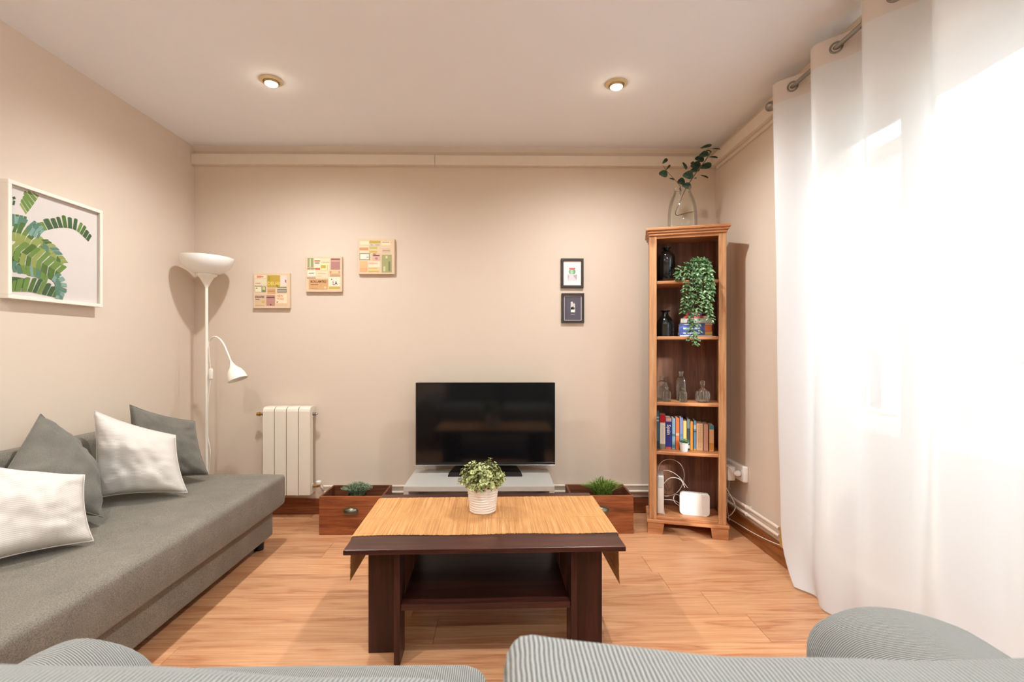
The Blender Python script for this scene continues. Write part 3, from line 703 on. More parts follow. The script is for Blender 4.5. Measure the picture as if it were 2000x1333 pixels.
def tuft(x, y, ztop, rx, ry, h, n, wid, mat, label, seed, z0=0.015):
    random.seed(seed); t_ = thing('grass_plant', label, 'plant', (x, y, z0))
    zp = ztop - h - z0
    bm = new(); lathe(bm, [(0.045, 0), (0.055, zp), (0.052, zp), (0.05, zp - 0.01)], 24, cap1=True); mk('inner_pot', bm, plain('dark_pot', S(40, 38, 36), 0.6), t_, 40)
    bm = new()
    for i in range(n):
        a = random.uniform(0, 2 * PI); r0 = 0.042 * math.sqrt(random.random()); sp = random.random() ** 0.6
        b0 = Vector((r0 * math.cos(a), r0 * math.sin(a), zp - 0.008)); hh = h * random.uniform(0.75, 1.05) * (1 - 0.45 * sp)
        b2 = Vector((rx * sp * math.cos(a), ry * sp * math.sin(a), zp + hh)); b1 = (b0 + b2) / 2 + Vector((0, 0, hh * 0.30))
        pts = smoothpath([b0, b1, b2], 3); sd = Vector((-math.sin(a), math.cos(a), 0)); sd.rotate(Quaternion((0, 0, 1), random.uniform(-1, 1)))
        prev = None
        for q, p in enumerate(pts):
            w = wid * (1 - (q / (len(pts) - 1)) ** 2) * 0.5 + 0.0002
            c = (bm.verts.new(p - sd * w), bm.verts.new(p + sd * w))
            if prev: bm.faces.new((prev[0], prev[1], c[1], c[0]))
            prev = c
        if wid < 0.003:
            for q in range(2, len(pts)):
                for sg in (-1, 1): leaf(bm, pts[q], (sd * sg + Vector((0, 0, 0.6))), Vector((0, 0, 1)), 0.011, 0.003, 0.1, 0.1)
    o = mk('grass_blades', bm, mat, t_); o['kind'] = 'stuff'
tl_ = PY(698, 960, Yf + 0.12)
tuft(tl_.x, Yf + 0.12, 0.285, 0.096, 0.075, 0.075, 240, 0.002, leafmat('thyme_leaf', [S(66, 88, 62), S(120, 142, 110), S(156, 172, 140)], 120), 'dusty green thyme-like plant in the pine drawer beside the radiator', 31)
tl_ = PY(1178, 955, Yf + 0.12)
tuft(tl_.x - 0.004, Yf + 0.12, 0.318, 0.150, 0.10, 0.118, 380, 0.0052, leafmat('grass_leaf', [S(58, 90, 30), S(114, 142, 58), S(172, 186, 106)], 90), 'bright green grassy plant in the pine drawer beside the bookcase', 32)

# ------------------------------------------------------------------ radiator
YRF = 3.165
ra = PY(512.5, 796, YRF); rb = PY(606, 968, YRF)
rd = thing('radiator', 'cream four-section wall radiator beside the sofa bed', 'radiator', (ra.x, YRF, rb.z)); RH = ra.z - rb.z; sw = (rb.x - ra.x) / 4
M_rad = plain('radiator_enamel', S(228, 217, 200), 0.35, var=0.01)
for i in range(4):
    bm = new(); x0, x1 = i * sw + 0.0025, (i + 1) * sw - 0.0025
    prof = [(0, 0.0), (0, RH - 0.028), (0.004, RH - 0.014), (0.014, RH - 0.004), (0.03, RH), (0.088, RH), (0.088, RH - 0.02), (0.05, RH - 0.04), (0.05, 0.03), (0.088, 0.02), (0.088, 0.0)]
    prism(bm, [(x0, p[0], p[1]) for p in prof], (x1 - x0, 0, 0)); sec = mk('section', bm, M_rad, rd)
    bm = new(); box(bm, (x0 - 0.0025, 0.03, 0.035), (x1 + 0.0025, 0.06, 0.065), 0.004); box(bm, (x0 - 0.0025, 0.03, RH - 0.07), (x1 + 0.0025, 0.06, RH - 0.04), 0.004); mk('manifold', bm, M_rad, sec)
ex = 4 * sw
bm = new(); tube(bm, [(-0.001, 0.045, RH - 0.05), (-0.022, 0.045, RH - 0.05)], 0.011, 12); mk('plug', bm, M_metal, rd, 40)
bm = new(); tube(bm, [(-0.022, 0.045, RH - 0.05), (-0.034, 0.045, RH - 0.05), (-0.036, 0.045, RH - 0.05), (-0.058, 0.045, RH - 0.05)], [0.008, 0.008, 0.013, 0.011], 10); lab(mk('bleed_valve', bm, M_brass, rd, 40), 'brass bleed valve')
bm = new(); tube(bm, [(ex, 0.045, RH - 0.05), (ex + 0.018, 0.045, RH - 0.05), (ex + 0.02, 0.045, RH - 0.05), (ex + 0.032, 0.045, RH - 0.05)], [0.012, 0.012, 0.007, 0.005], 12); mk('plug', bm, M_metal, rd, 40)
bm = new(); tube(bm, [(ex - 0.001, 0.045, 0.05), (ex + 0.03, 0.045, 0.05)], 0.009, 12); tube(bm, [(ex + 0.02, 0.045, 0.05), (ex + 0.034, 0.045, 0.05), (ex + 0.035, 0.045, 0.05), (ex + 0.05, 0.045, 0.05)], [0.013, 0.013, 0.009, 0.009], 12); mk('valve_body', bm, M_brass, rd, 40)
bm = new(); lathe(bm, [(0.014, 0), (0.017, 0.004), (0.016, 0.02), (0.012, 0.024)], 18, Matrix.Translation((ex + 0.037, 0.045, 0.058))); mk('valve_knob', bm, M_white, rd, 40)
bm = new(); tube(bm, smoothpath([(ex + 0.048, 0.045, 0.048), (ex + 0.056, 0.055, 0.03), (ex + 0.056, 0.075, 0.008)], 5), 0.008, 10); mk('supply_pipe', bm, M_pipe, rd, 60)

# heating pipes above the baseboards
for z, lb in ((0.190, 'upper of two pale heating pipes along the end wall and round the corner'), (0.150, 'lower of two pale heating pipes along the end wall and round the corner')):
    xe = XR - 0.026; ye = PX(1522, 1030, XR - 0.026).y; t_ = thing('heating_pipe', lb, 'pipe', (0, YW - 0.022, z))
    bm = new(); yb = 0
    pts = [(-1.18, 0, 0), (0, 0, 0), (xe - 0.04, 0, 0)] + [(xe - 0.04 + 0.04 * math.sin(a), -0.04 * (1 - math.cos(a)), 0) for a in (PI / 8, PI / 4, 3 * PI / 8, PI / 2)] + [(xe, ye - (YW - 0.022), 0)]
    tube(bm, pts, 0.0085, 12); mk('pipe_run', bm, M_pipe, t_, 50)
    for yy in (2.80,):
        bm = new(); torus(bm, 0.0095, 0.0025, Matrix.Translation((xe, yy - (YW - 0.022), 0)) @ Matrix.Rotation(PI / 2, 4, 'X'), 16, 6); box(bm, (xe, yy - (YW - 0.022) - 0.004, -0.004), (XR - 0.0005, yy - (YW - 0.022) + 0.004, 0.004)); mk('clip', bm, M_white, t_)

# ------------------------------------------------------------------ floor lamp
YL = 3.065
lp = PY(403.5, 700, YL)
lm = thing('floor_lamp', 'white uplighter floor lamp with a bent reading arm behind the sofa bed', 'lamp', (lp.x, YL, 0))
def LQ(px, py, dy=0.0):
    p = PY(px, py, YL + dy); return Vector((p.x - lp.x, dy, p.z))
M_lamp = plain('lamp_white', S(236, 230, 218), 0.4, var=0.01)
zt = LQ(403, 503).z; zb = LQ(403, 539).z; zc = LQ(403, 560).z
bm = new(); lathe(bm, [(0.12, 0), (0.125, 0.006), (0.12, 0.018), (0.03, 0.03), (0.0095, 0.04)], 40); mk('base', bm, M_lamp, lm, 40)
bm = new(); lathe(bm, [(0.0087, 0.035), (0.0087, zc)], 16); mk('pole', bm, M_lamp, lm, 40)
bm = new(); lathe(bm, [(0.0087, zc - 0.01), (0.012, zc), (0.022, zc + 0.022), (0.040, zb - 0.012), (0.058, zb + 0.002), (0.060, zb + 0.006)], 36); mk('shade_holder', bm, M_lamp, lm, 60)
prof = [(0.150 * math.sin(PI / 2 * t) ** 0.85, zb + 0.002 + (zt - zb - 0.002) * (1 - math.cos(PI / 2 * t)) ** 0.9) for t in [0.18 + 0.82 * i / 16 for i in range(17)]]
bm = new(); lathe(bm, prof + [(r - 0.003, z + 0.001) for r, z in reversed(prof)], 48, cap0=False, cap1=False, mtx=Matrix.Translation((0, 0, zb)) @ Matrix.Rotation(R(1.5), 4, 'Y') @ Matrix.Translation((0, 0, -zb)))
lab(mk('uplight_shade', bm, plain('opal_plastic', S(238, 236, 232), 0.4, var=0.01), lm, 60), 'white bowl-shaped shade open at the top')
arm = [LQ(404.5, 690), LQ(406, 676), LQ(410, 666), LQ(417, 658.5, -0.02), LQ(427, 661, -0.04), LQ(438, 675, -0.06), LQ(452, 709, -0.08)]
bm = new(); tube(bm, smoothpath(arm, 6), 0.0052, 10); mk('reading_arm', bm, M_lamp, lm, 60)
ax = (LQ(465, 743, -0.09) - arm[-1]).normalized(); q = Vector((0, 0, 1)).rotation_difference(ax).to_matrix().to_4x4()
bm = new(); prof = [(0.006, -0.008), (0.010, 0.004), (0.020, 0.028), (0.040, 0.052), (0.052, 0.080), (0.056, 0.112), (0.0545, 0.112), (0.050, 0.08), (0.037, 0.054), (0.016, 0.034)]
lathe(bm, prof, 32, Matrix.Translation(arm[-1]) @ q, cap0=True, cap1=True); mk('reading_shade', bm, M_lamp, lm, 60)
bm = new(); p0 = LQ(412, 731, -0.016); box(bm, p0 - Vector((0.011, 0.008, 0.034)), p0 + Vector((0.011, 0.008, 0.034)), 0.006, 3); mk('switch', bm, M_lamp, lm, 50)
bm = new(); tube(bm, smoothpath([LQ(408, 676, -0.008), LQ(409, 700, -0.014), LQ(412, 721, -0.016)], 5), 0.0022, 6); tube(bm, smoothpath([LQ(412, 742, -0.016), LQ(409, 760, -0.014), LQ(406, 800, -0.012), LQ(406, 850, -0.014), LQ(411, 885, -0.02), LQ(407, 930, -0.014), Vector((0.012, -0.012, 0.1))], 6), 0.0022, 6); mk('cord', bm, M_lamp, lm, 60)

# ------------------------------------------------------------------ pictures
def poly3(bm, pts, ext): prism(bm, pts, ext)
# large square frame with banana leaves on the left wall
M_fr = plain('white_frame', S(232, 224, 210), 0.4, var=0.015)
FXo = XL + 0.042
c0, c1_ = PX(16, 350, FXo), PX(203, 412, FXo); d0, d1 = PX(16, 581, FXo), PX(199, 602, FXo)
fy0, fy1 = c0.y, (c1_.y + d1.y) / 2; fzt, fzb = (c0.z + c1_.z) / 2, (d0.z + d1.z) / 2
ar = thing('picture_frame', 'white square frame with green banana leaf print above the sofa bed', 'picture', (XL, (fy0 + fy1) / 2, (fzb + fzt) / 2))
hw, hh, fw = (fy1 - fy0) / 2, (fzt - fzb) / 2, 0.016
for nm, lo, hi in (('top', (0.001, -hw, hh - fw), (0.042, hw, hh)), ('bottom', (0.001, -hw, -hh), (0.042, hw, -hh + fw)), ('near', (0.001, -hw, -hh + fw), (0.042, -hw + fw, hh - fw)), ('far', (0.001, hw - fw, -hh + fw), (0.042, hw, hh - fw))):
    bm = new(); box(bm, lo, hi, 0.0012, 1); mk('frame_bar', bm, M_fr, ar)
bm = new(); box(bm, (0.002, -hw + fw, -hh + fw), (0.024, hw - fw, hh - fw)); mk('print_sheet', bm, ink(222, 212, 204), ar)
bm = new(); box(bm, (0.030, -hw + fw, -hh + fw), (0.032, hw - fw, hh - fw)); mk('glass', bm, clear_glass('picture_glass', (0.99, 0.99, 0.99, 1), 0.12), ar)
random.seed(8); ART = [0]
def art(cx_, cy_, layer):      # crop pixel (scale 4.76 from 0,340) on the print plane
    p = PX(cx_ / 4.76, 340 + cy_ / 4.76, XL + 0.024); return Vector((0.0240 + 0.00002 * ART[0], p.y - ar.location.y, p.z - ar.location.z))
ylo, yhi, zlo, zhi = -hw + fw + 0.001, hw - fw - 0.001, -hh + fw + 0.001, hh - fw - 0.001
greens = [ink(84, 112, 54), ink(112, 140, 70), ink(150, 160, 88), ink(96, 132, 112), ink(130, 164, 152), ink(70, 96, 60)]
def frond(mid, ln, cols, layer, sides, cnt, lean=0.4, gap=0.12):
    mid = [Vector((a, b_, 0)) for a, b_ in mid]; path = smoothpath(mid, 12); n = len(path)
    for sd in sides:
        for k in range(cnt):
            i0, i1 = k / cnt * (n - 1), (k + 1 - gap) / cnt * (n - 1)
            def at(f): i = min(int(f), n - 2); return path[i].lerp(path[i + 1], f - i)
            p0, p1 = at(i0), at(i1); tg = (p1 - p0).normalized(); nm = Vector((-tg.y, tg.x, 0)) * sd
            L = ln * (0.55 + 0.45 * math.sin(PI * min(1, (k + 1.5) / (cnt + 1)))) * random.uniform(0.88, 1.08)
            e = (nm + tg * lean).normalized() * L
            pts = [p0, p1, p1 + e, (p0 + p1) / 2 + e * 1.06, p0 + e]
            ART[0] += 1; P3 = [art(p.x, p.y, layer) for p in pts]
            P3 = [Vector((p.x, max(ylo, min(yhi, p.y)), max(zlo, min(zhi, p.z)))) for p in P3]
            bm = new()
            try: prism(bm, P3, (0.00002, 0, 0)); lf = mk('leaf_print', bm, random.choice(cols), ar)
            except ValueError: bm.free()
frond([(240, 378), (300, 300), (366, 200)], 140, greens[1:3], 1, (1 * -1,), 6, 0.35)
frond([(112, 372), (180, 380), (252, 400)], 125, [greens[3], greens[0]], 2, (1,), 4, 0.1)
frond([(112, 215), (122, 245), (112, 290)], 26, [greens[5]], 1, (-1,), 2, 0.1)
frond([(140, 395), (200, 400), (262, 430)], 115, [greens[3], greens[3], greens[4]], 2, (1,), 3, 0.0, 0.03)
frond([(112, 540), (200, 560), (300, 620), (410, 720)], 105, [greens[2], greens[2], greens[1], greens[0]], 3, (1, -1), 6, 0.15)
frond([(105, 730), (150, 790), (185, 860)], 75, [greens[5], greens[3], greens[0]], 4, (1, -1), 4, 0.3)
frond([(92, 955), (160, 960), (235, 975)], 130, [greens[5], greens[5], greens[0]], 5, (1,), 4, 0.0, 0.04)
frond([(300, 560), (400, 532), (520, 505), (610, 500), (700, 522), (760, 570), (822, 632)], 108, [greens[5], greens[0], greens[1]], 3, (-1,), 13, -0.25)
frond([(270, 470), (330, 520), (380, 560)], 70, [greens[3], greens[4]], 4, (1, -1), 4, 0.2)
frond([(380, 610), (470, 700), (590, 830)], 70, [greens[0], greens[2], greens[3]], 5, (1, -1), 7, 0.9)
frond([(105, 665), (250, 760), (390, 830), (560, 925)], 125, [greens[2], greens[1], greens[0]], 6, (1, -1), 9, 0.35)
frond([(100, 845), (230, 852), (340, 880), (450, 960)], 90, [greens[4], greens[1], greens[3]], 7, (1,), 9, 0.4)
frond([(92, 1095), (250, 1095), (380, 1120), (515, 1150)], 135, [greens[5], greens[0], greens[1]], 8, (-1,), 9, 0.25)
frond([(500, 940), (560, 1010), (560, 1090), (540, 1165)], 55, [greens[4], greens[3]], 9, (1, -1), 6, 0.3)

# three square canvases with city labels
def canvas(px0, py0, px1, py1, frame, patches, texts, label):
    YC = YW - 0.022; a, c = PY(px0, py0, YC), PY(px1, py1, YC); w, h = c.x - a.x, a.z - c.z
    t_ = thing('canvas_print', label, 'picture', (a.x, YC, c.z), 0, 'city canvases on the end wall')
    bm = new(); box(bm, (0, 0, 0), (w, 0.021, h), 0.002); mk('canvas', bm, ink(216, 190, 160), t_)
    fx0, fy0_, fx1, fy1_ = frame
    def uv(x, y): return (x - fx0) / (fx1 - fx0) * w, h - (y - fy0_) / (fy1_ - fy0_) * h
    for i, (x0, y0, x1, y1, col) in enumerate(patches):
        (u0, v0), (u1, v1) = uv(x0, y0), uv(x1, y1); bm = new(); th = 0.0003 + 0.00003 * i
        box(bm, (u0, -th, v1), (u1, 0.0002, v0)); mk('label_print', bm, ink(*col), t_)
    for s, cx_, cy_, wid, hei, col in texts:
        u, v = uv(cx_, cy_); me = text_mesh('lettering', s, 1.0, ink(*col), t_, Matrix.Identity(4))
        xs = [p.co.x for p in me.data.vertices]; ys = [p.co.y for p in me.data.vertices]
        sx_, sy = wid / (fx1 - fx0) * w / (max(xs) - min(xs)), hei / (fy1_ - fy0_) * h / (max(ys) - min(ys))
        mx_, my = (max(xs) + min(xs)) / 2, (max(ys) + min(ys)) / 2
        me.data.transform(Matrix.Translation((u, -0.0018, v)) @ Matrix.Rotation(PI / 2, 4, 'X') @ Matrix.Diagonal((sx_, sy, 1, 1)) @ Matrix.Translation((-mx_, -my, 0)))
DK = (88, 68, 60)
canvas(494.5, 533.5, 566, 602.5, (100, 90, 1255, 1235), [(150, 160, 510, 260, (238, 206, 176)), (215, 182, 370, 246, (216, 130, 112)), (375, 200, 420, 225, DK), (150, 285, 510, 480, (218, 208, 174)), (170, 415, 330, 440, (200, 140, 120)), (150, 510, 370, 715, (120, 126, 96)), (160, 535, 360, 705, (226, 216, 186)), (185, 570, 235, 600, (100, 84, 66)), (375, 530, 500, 715, (128, 132, 98)), (395, 550, 480, 640, (196, 196, 140)), (545, 165, 945, 560, (190, 158, 70)), (560, 190, 630, 340, (160, 150, 50)), (830, 500, 890, 530, (110, 96, 40)), (545, 590, 800, 770, (204, 162, 112)), (560, 670, 780, 690, (160, 112, 80)), (970, 170, 1160, 520, (218, 204, 194)), (1110, 310, 1145, 400, (140, 104, 96)), (860, 545, 1155, 575, (128, 138, 104)), (860, 610, 1155, 730, (132, 128, 112)), (870, 650, 1140, 690, (176, 168, 150)), (150, 800, 490, 1180, (208, 178, 150)), (170, 935, 300, 958, DK), (370, 990, 460, 1070, (206, 172, 80)), (170, 1130, 440, 1155, (190, 160, 110)), (515, 810, 785, 1160, (180, 134, 122)), (525, 865, 775, 905, (120, 76, 66)), (630, 1100, 680, 1145, (130, 76, 70)), (830, 780, 1165, 1070, (240, 212, 180)), (840, 1020, 885, 1050, DK), (150, 1090, 470, 1110, (220, 190, 130)), (830, 1095, 1165, 1150, (218, 186, 146))],
       [('DELHI', 745, 430, 370, 110, (236, 212, 120)), ('NEW', 950, 835, 200, 70, (204, 130, 92)), ('YORK', 965, 930, 230, 80, (206, 136, 96)), ('HONG-KONG', 305, 865, 290, 75, DK)], 'square canvas of city labels with a mustard DELHI label, lowest of three')
canvas(597, 501.5, 668, 570.5, (90, 90, 1245, 1225), [(150, 130, 335, 440, (150, 150, 112)), (215, 150, 255, 425, (196, 196, 150)), (365, 150, 560, 530, (238, 214, 186)), (370, 205, 550, 252, (196, 108, 84)), (395, 455, 550, 522, (196, 106, 84)), (380, 280, 530, 318, (150, 116, 108)), (555, 150, 860, 270, (220, 204, 170)), (620, 268, 850, 280, (150, 128, 96)), (555, 300, 860, 525, (230, 210, 164)), (575, 365, 730, 465, (180, 164, 78)), (770, 350, 790, 520, (200, 160, 140)), (850, 350, 865, 520, (190, 160, 140)), (890, 140, 1185, 510, (174, 126, 118)), (890, 160, 1185, 195, (140, 96, 84)), (905, 215, 1170, 245, (206, 168, 150)), (850, 550, 1180, 640, (196, 150, 104)), (915, 560, 1130, 620, (232, 186, 146)), (860, 665, 1185, 690, (170, 130, 90)), (860, 705, 1185, 728, (176, 140, 90)), (150, 540, 410, 720, (226, 216, 194)), (190, 610, 355, 640, (130, 126, 106)), (430, 550, 800, 790, (232, 202, 168)), (470, 625, 740, 650, (214, 160, 130)), (470, 715, 600, 730, (210, 150, 124)), (190, 820, 800, 1150, (202, 158, 112)), (250, 980, 490, 1005, (130, 88, 52)), (260, 1105, 480, 1125, (176, 130, 90)), (680, 1050, 740, 1110, (232, 190, 146)), (820, 750, 1190, 1040, (232, 214, 190)), (905, 800, 935, 840, DK), (830, 1062, 1180, 1130, (190, 168, 86))] + [(140 + 38 * i, 465, 160 + 38 * i, 500, (110, 76, 60)) for i in range(7)] + [(140 + 40 * i, 765, 162 + 40 * i, 795, (120, 84, 60)) for i in range(7)],
       [('LA', 1030, 940, 150, 130, (86, 76, 80)), ('BCN.LAMTRD', 500, 895, 500, 80, (104, 62, 30))], 'square canvas of city labels with dark LA lettering, middle of three')
canvas(699.5, 466.5, 770.5, 536, (100, 110, 1240, 1250), [(160, 190, 440, 300, (232, 212, 176)), (450, 172, 800, 258, (188, 166, 84)), (830, 195, 1110, 315, (236, 214, 178)), (850, 210, 1080, 235, (180, 150, 120)), (440, 282, 730, 335, (206, 190, 186)), (490, 300, 560, 322, (140, 124, 124)), (640, 300, 780, 322, (150, 130, 126)), (450, 360, 700, 442, (190, 184, 108)), (135, 345, 430, 380, (240, 206, 170)), (140, 400, 420, 480, (202, 146, 108)), (150, 505, 430, 560, (236, 206, 180)), (450, 500, 700, 560, (198, 172, 84)), (850, 415, 1110, 590, (206, 182, 156)), (870, 480, 1100, 512, (168, 142, 122)), (145, 580, 470, 795, (140, 144, 104)), (165, 603, 440, 772, (226, 218, 206)), (360, 690, 430, 715, (150, 140, 120)), (545, 585, 800, 820, (208, 174, 156)), (568, 590, 660, 618, (120, 70, 60)), (570, 640, 775, 668, (110, 66, 60)), (630, 710, 715, 780, (186, 126, 126)), (840, 625, 1155, 1195, (160, 158, 112)), (960, 660, 1020, 740, (206, 202, 150)), (890, 1000, 960, 1160, (196, 196, 144)), (1050, 840, 1110, 1150, (122, 130, 92)), (150, 830, 390, 1015, (222, 178, 128)), (150, 1035, 390, 1175, (226, 164, 116)), (425, 845, 790, 1020, (238, 214, 186)), (425, 1050, 700, 1080, (206, 188, 96)), (425, 1095, 760, 1130, (240, 200, 150)), (425, 1140, 760, 1175, (204, 176, 84))],
       [('BEIJING', 580, 910, 270, 80, (212, 152, 122))], 'square canvas of city labels with a tall green label, highest of three')

# two small black frames with cactus prints
def small_frame(px0, py0, px1, py1, dark, label):
    YC = YW - 0.018; a, c = PY(px0, py0, YC), PY(px1, py1, YC); w, h = c.x - a.x, a.z - c.z
    t_ = thing('picture_frame', label, 'picture', (a.x, YC, c.z), 0, 'small black frames on the end wall'); f = 0.0165
    for lo, hi in (((0, 0, h - f), (w, 0.0175, h)), ((0, 0, 0), (w, 0.0175, f)), ((0, 0, f), (f, 0.0175, h - f)), ((w - f, 0, f), (w, 0.0175, h - f))):
        bm = new(); box(bm, lo, hi, 0.0012, 1); mk('frame_bar', bm, plain('black_frame', S(48, 40, 36), 0.45), t_)
    bm = new(); box(bm, (f, 0.009, f), (w - f, 0.012, h - f)); mk('print_sheet', bm, ink(240, 226, 222), t_)
    cx_ = w / 2
    def sh_(pts, col, ly): 
        bm = new(); prism(bm, [(cx_ + x, 0.009 - 0.0002 * ly, z) for x, z in pts], (0, 0.0002, 0)); mk('cactus_print', bm, ink(*col), t_)
    def ell(x, z, rx, rz, n=18): return [(x + rx * math.cos(2 * PI * i / n), z + rz * math.sin(2 * PI * i / n)) for i in range(n)]
    if not dark:
        sh_(ell(0, h * 0.555, 0.023, 0.021), (124, 166, 124), 2); sh_(ell(-0.003, h * 0.555, 0.010, 0.020), (166, 206, 166), 3)
        sh_([(-0.020, h * .64)] + [(-0.020 + 0.04 * i / 8, h * (.70 if i % 2 else .665)) for i in range(9)] + [(0.020, h * .64), (0.0, h * 0.615)], (222, 96, 104), 4)
        sh_([(-0.032, h * .47), (0.032, h * .47), (0.030, h * .255), (-0.030, h * .255)], (216, 204, 206), 5); sh_([(0.006, h * .42), (0.032, h * .465), (0.029, h * .27)], (176, 160, 170), 6); sh_([(-0.032, h * .465), (-0.018, h * .40), (-0.029, h * .27)], (190, 176, 180), 7)
    else:
        g = 0.004
        bm = new(); box(bm, (f + g, 0.0086, f + g), (w - f - g, 0.0092, h - f - g)); mk('print_ground', bm, ink(92, 86, 96), t_)
        for x, z0, z1, r in ((-0.006, .36, .72, .0075), (0.009, .36, .66, .006), (-0.0005, .36, .55, .012)):
            sh_([(x - r, h * z0), (x + r, h * z0)] + [(x + r * math.cos(a), h * z1 - r + r * math.sin(a)) for a in [PI * i / 8 for i in range(9)]], (206, 206, 198), 5)
        sh_([(-0.014, h * .45), (0.016, h * .45), (0.012, h * .36), (-0.011, h * .36)], (226, 224, 216), 7); sh_(ell(0.010, h * .665, 0.004, 0.004), (196, 110, 112), 8)
        sh_([(-0.013, h * .295), (0.013, h * .295), (0.013, h * .275), (-0.013, h * .275)], (170, 160, 162), 7)
small_frame(1096, 505, 1140, 562.5, False, 'small black frame with a pink-topped cactus on white paper')
small_frame(1097, 573, 1141, 631, True, 'small black frame with a pale cactus on dark grey paper')

# ------------------------------------------------------------------ bookcase
A_, B_ = PZ(1265, 1042, 0), PZ(1423, 1057, 0)
BA = math.atan2(B_.y - A_.y, B_.x - A_.x); BW = (B_ - A_).length; BL = (A_ + B_) / 2
SX = BW / 158.0
BMX = Matrix.Translation(BL) @ Matrix.Rotation(BA, 4, 'Z')
def BK(x, y, z): return BMX @ Vector((x, y, z))
def LX(px): return (px - 1344) * SX
M_pb = wood('honey_pine', S(158, 106, 68), S(192, 140, 96), S(208, 162, 120), 'Z', 0.9, 0.42, 0.6, knotcol=S(110, 56, 28))
M_pbx = wood('honey_pine_across', S(154, 96, 58), S(186, 126, 82), S(206, 150, 106), 'X', 0.9, 0.42)
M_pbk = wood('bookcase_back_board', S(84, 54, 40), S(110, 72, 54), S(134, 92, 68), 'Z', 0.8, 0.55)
bc = thing('bookcase', 'tall honey pine bookcase with bracket feet standing across the corner', 'bookcase', BL, BA)
D = 0.26; hwb = BW / 2 - 0.010; BH = 1.83
for sx_ in (-1, 1):
    bm = new(); x0, x1 = sorted((sx_ * hwb, sx_ * (hwb - 0.018))); box(bm, (x0, 0.022, 0.085), (x1, D, BH - 0.03), 0.001, 1); mk('side_panel', bm, M_pb, bc)
    bm = new(); x0, x1 = sorted((sx_ * hwb, sx_ * (hwb - 0.042))); box(bm, (x0, 0.004, 0.085), (x1, 0.022, BH - 0.045), 0.003); mk('stile', bm, M_pb, bc)
    bm = new(); xo, xi = sx_ * (BW / 2), sx_ * (BW / 2 - 0.095); xi2 = sx_ * (BW / 2 - 0.085)
    prism(bm, [(xo, 0, 0), (xi2, 0, 0), (xi, 0, 0.066), (xo, 0, 0.066)], (0, 0.018, 0)); mk('foot', bm, M_pbx, bc)
    bm = new(); prism(bm, [(xo - sx_ * 0.018, 0.018, 0), (xo - sx_ * 0.018, 0.09, 0), (xo - sx_ * 0.018, 0.10, 0.066), (xo - sx_ * 0.018, 0.018, 0.066)], (sx_ * 0.018, 0, 0)); mk('foot', bm, M_pbx, bc)
    bm = new(); x0, x1 = sorted((xo, xo - sx_ * 0.03)); box(bm, (x0, D - 0.03, 0), (x1, D, 0.066), 0.001, 1); mk('foot', bm, M_pbx, bc)
bm = new(); box(bm, (-BW / 2 - 0.006, -0.008, 0.066), (BW / 2 + 0.006, D, 0.086), 0.006, 3); mk('plinth', bm, M_pbx, bc)
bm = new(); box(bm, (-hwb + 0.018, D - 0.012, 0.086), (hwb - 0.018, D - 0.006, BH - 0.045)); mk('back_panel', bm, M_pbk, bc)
bm = new(); box(bm, (-hwb + 0.042, 0.006, BH - 0.062), (hwb - 0.042, 0.022, BH - 0.045), 0.002); mk('top_rail', bm, M_pbx, bc)
bm = new()
for (z0, z1, o_) in ((BH - 0.045, BH - 0.030, 0.004), (BH - 0.030, BH - 0.016, 0.012), (BH - 0.016, BH, 0.021)):
    box(bm, (-hwb - o_, -o_, z0), (hwb + o_, D, z1), 0.004, 2)
mk('cornice', bm, M_pbx, bc)
SH = {}
for nm, z in (('a', 1.516), ('b', 1.183), ('c', 0.788), ('d', 0.493), ('e', 0.104)):
    bm = new(); box(bm, (-hwb + 0.0185, 0.014 if nm != 'e' else 0.010, z - 0.020), (hwb - 0.0185, D - 0.013, z), 0.006, 3); mk('shelf', bm, M_pbx, bc); SH[nm] = z

# glass vase with eucalyptus on top of the bookcase
M_glass = clear_glass('vase_glass', (0.985, 0.995, 0.985, 1), 0.22)
vx = LX(1338); vp = BK(vx, 0.12, BH)
va = thing('glass_vase', 'large clear glass bottle vase on top of the bookcase', 'vase', vp)
prof = [(0.03, 0.004), (0.078, 0.004), (0.085, 0.012), (0.0865, 0.04), (0.086, 0.10), (0.082, 0.15), (0.070, 0.195), (0.056, 0.226), (0.050, 0.246), (0.051, 0.258), (0.055, 0.264)]
bm = new(); lathe(bm, prof + [(r - 0.003, z) for r, z in reversed(prof)][:-1], 48, cap0=True, cap1=False); mk('vessel', bm, M_glass, va, 60)
bm = new(); lathe(bm, [(0.076, 0.0), (0.083, 0.004), (0.080, 0.010), (0.03, 0.012)], 48); mk('base', bm, clear_glass('vase_base', (0.82, 0.88, 0.84, 1), 0.6), va, 60)
YV = vp.y
eu = thing('eucalyptus_branch', 'eucalyptus branch with round dark green leaves in the glass vase', 'branch', vp)
def EQ(cx_, cy_, dy=0.0): p = PY(1270 + cx_ / 7.407, 270 + cy_ / 7.407, YV + dy); return p - vp
M_twig = plain('twig', S(104, 82, 54), 0.7)
bm = new()
tube(bm, smoothpath([EQ(670, 1055, 0.02), EQ(500, 1090, 0.01), EQ(395, 1118, 0.0), EQ(365, 1080, -0.01), EQ(420, 940, -0.01), EQ(500, 760, -0.005), EQ(590, 610, 0.0), EQ(700, 450, 0.01), EQ(800, 320, 0.02), EQ(880, 190, 0.03)], 6), 0.0028, 8); mk('stem', bm, M_twig, eu, 60)
bm = new(); tube(bm, smoothpath([EQ(430, 690, -0.01), EQ(345, 590, -0.03), EQ(250, 490, -0.04), EQ(190, 400, -0.05)], 5), 0.0018, 6); mk('twig', bm, M_twig, eu, 60)
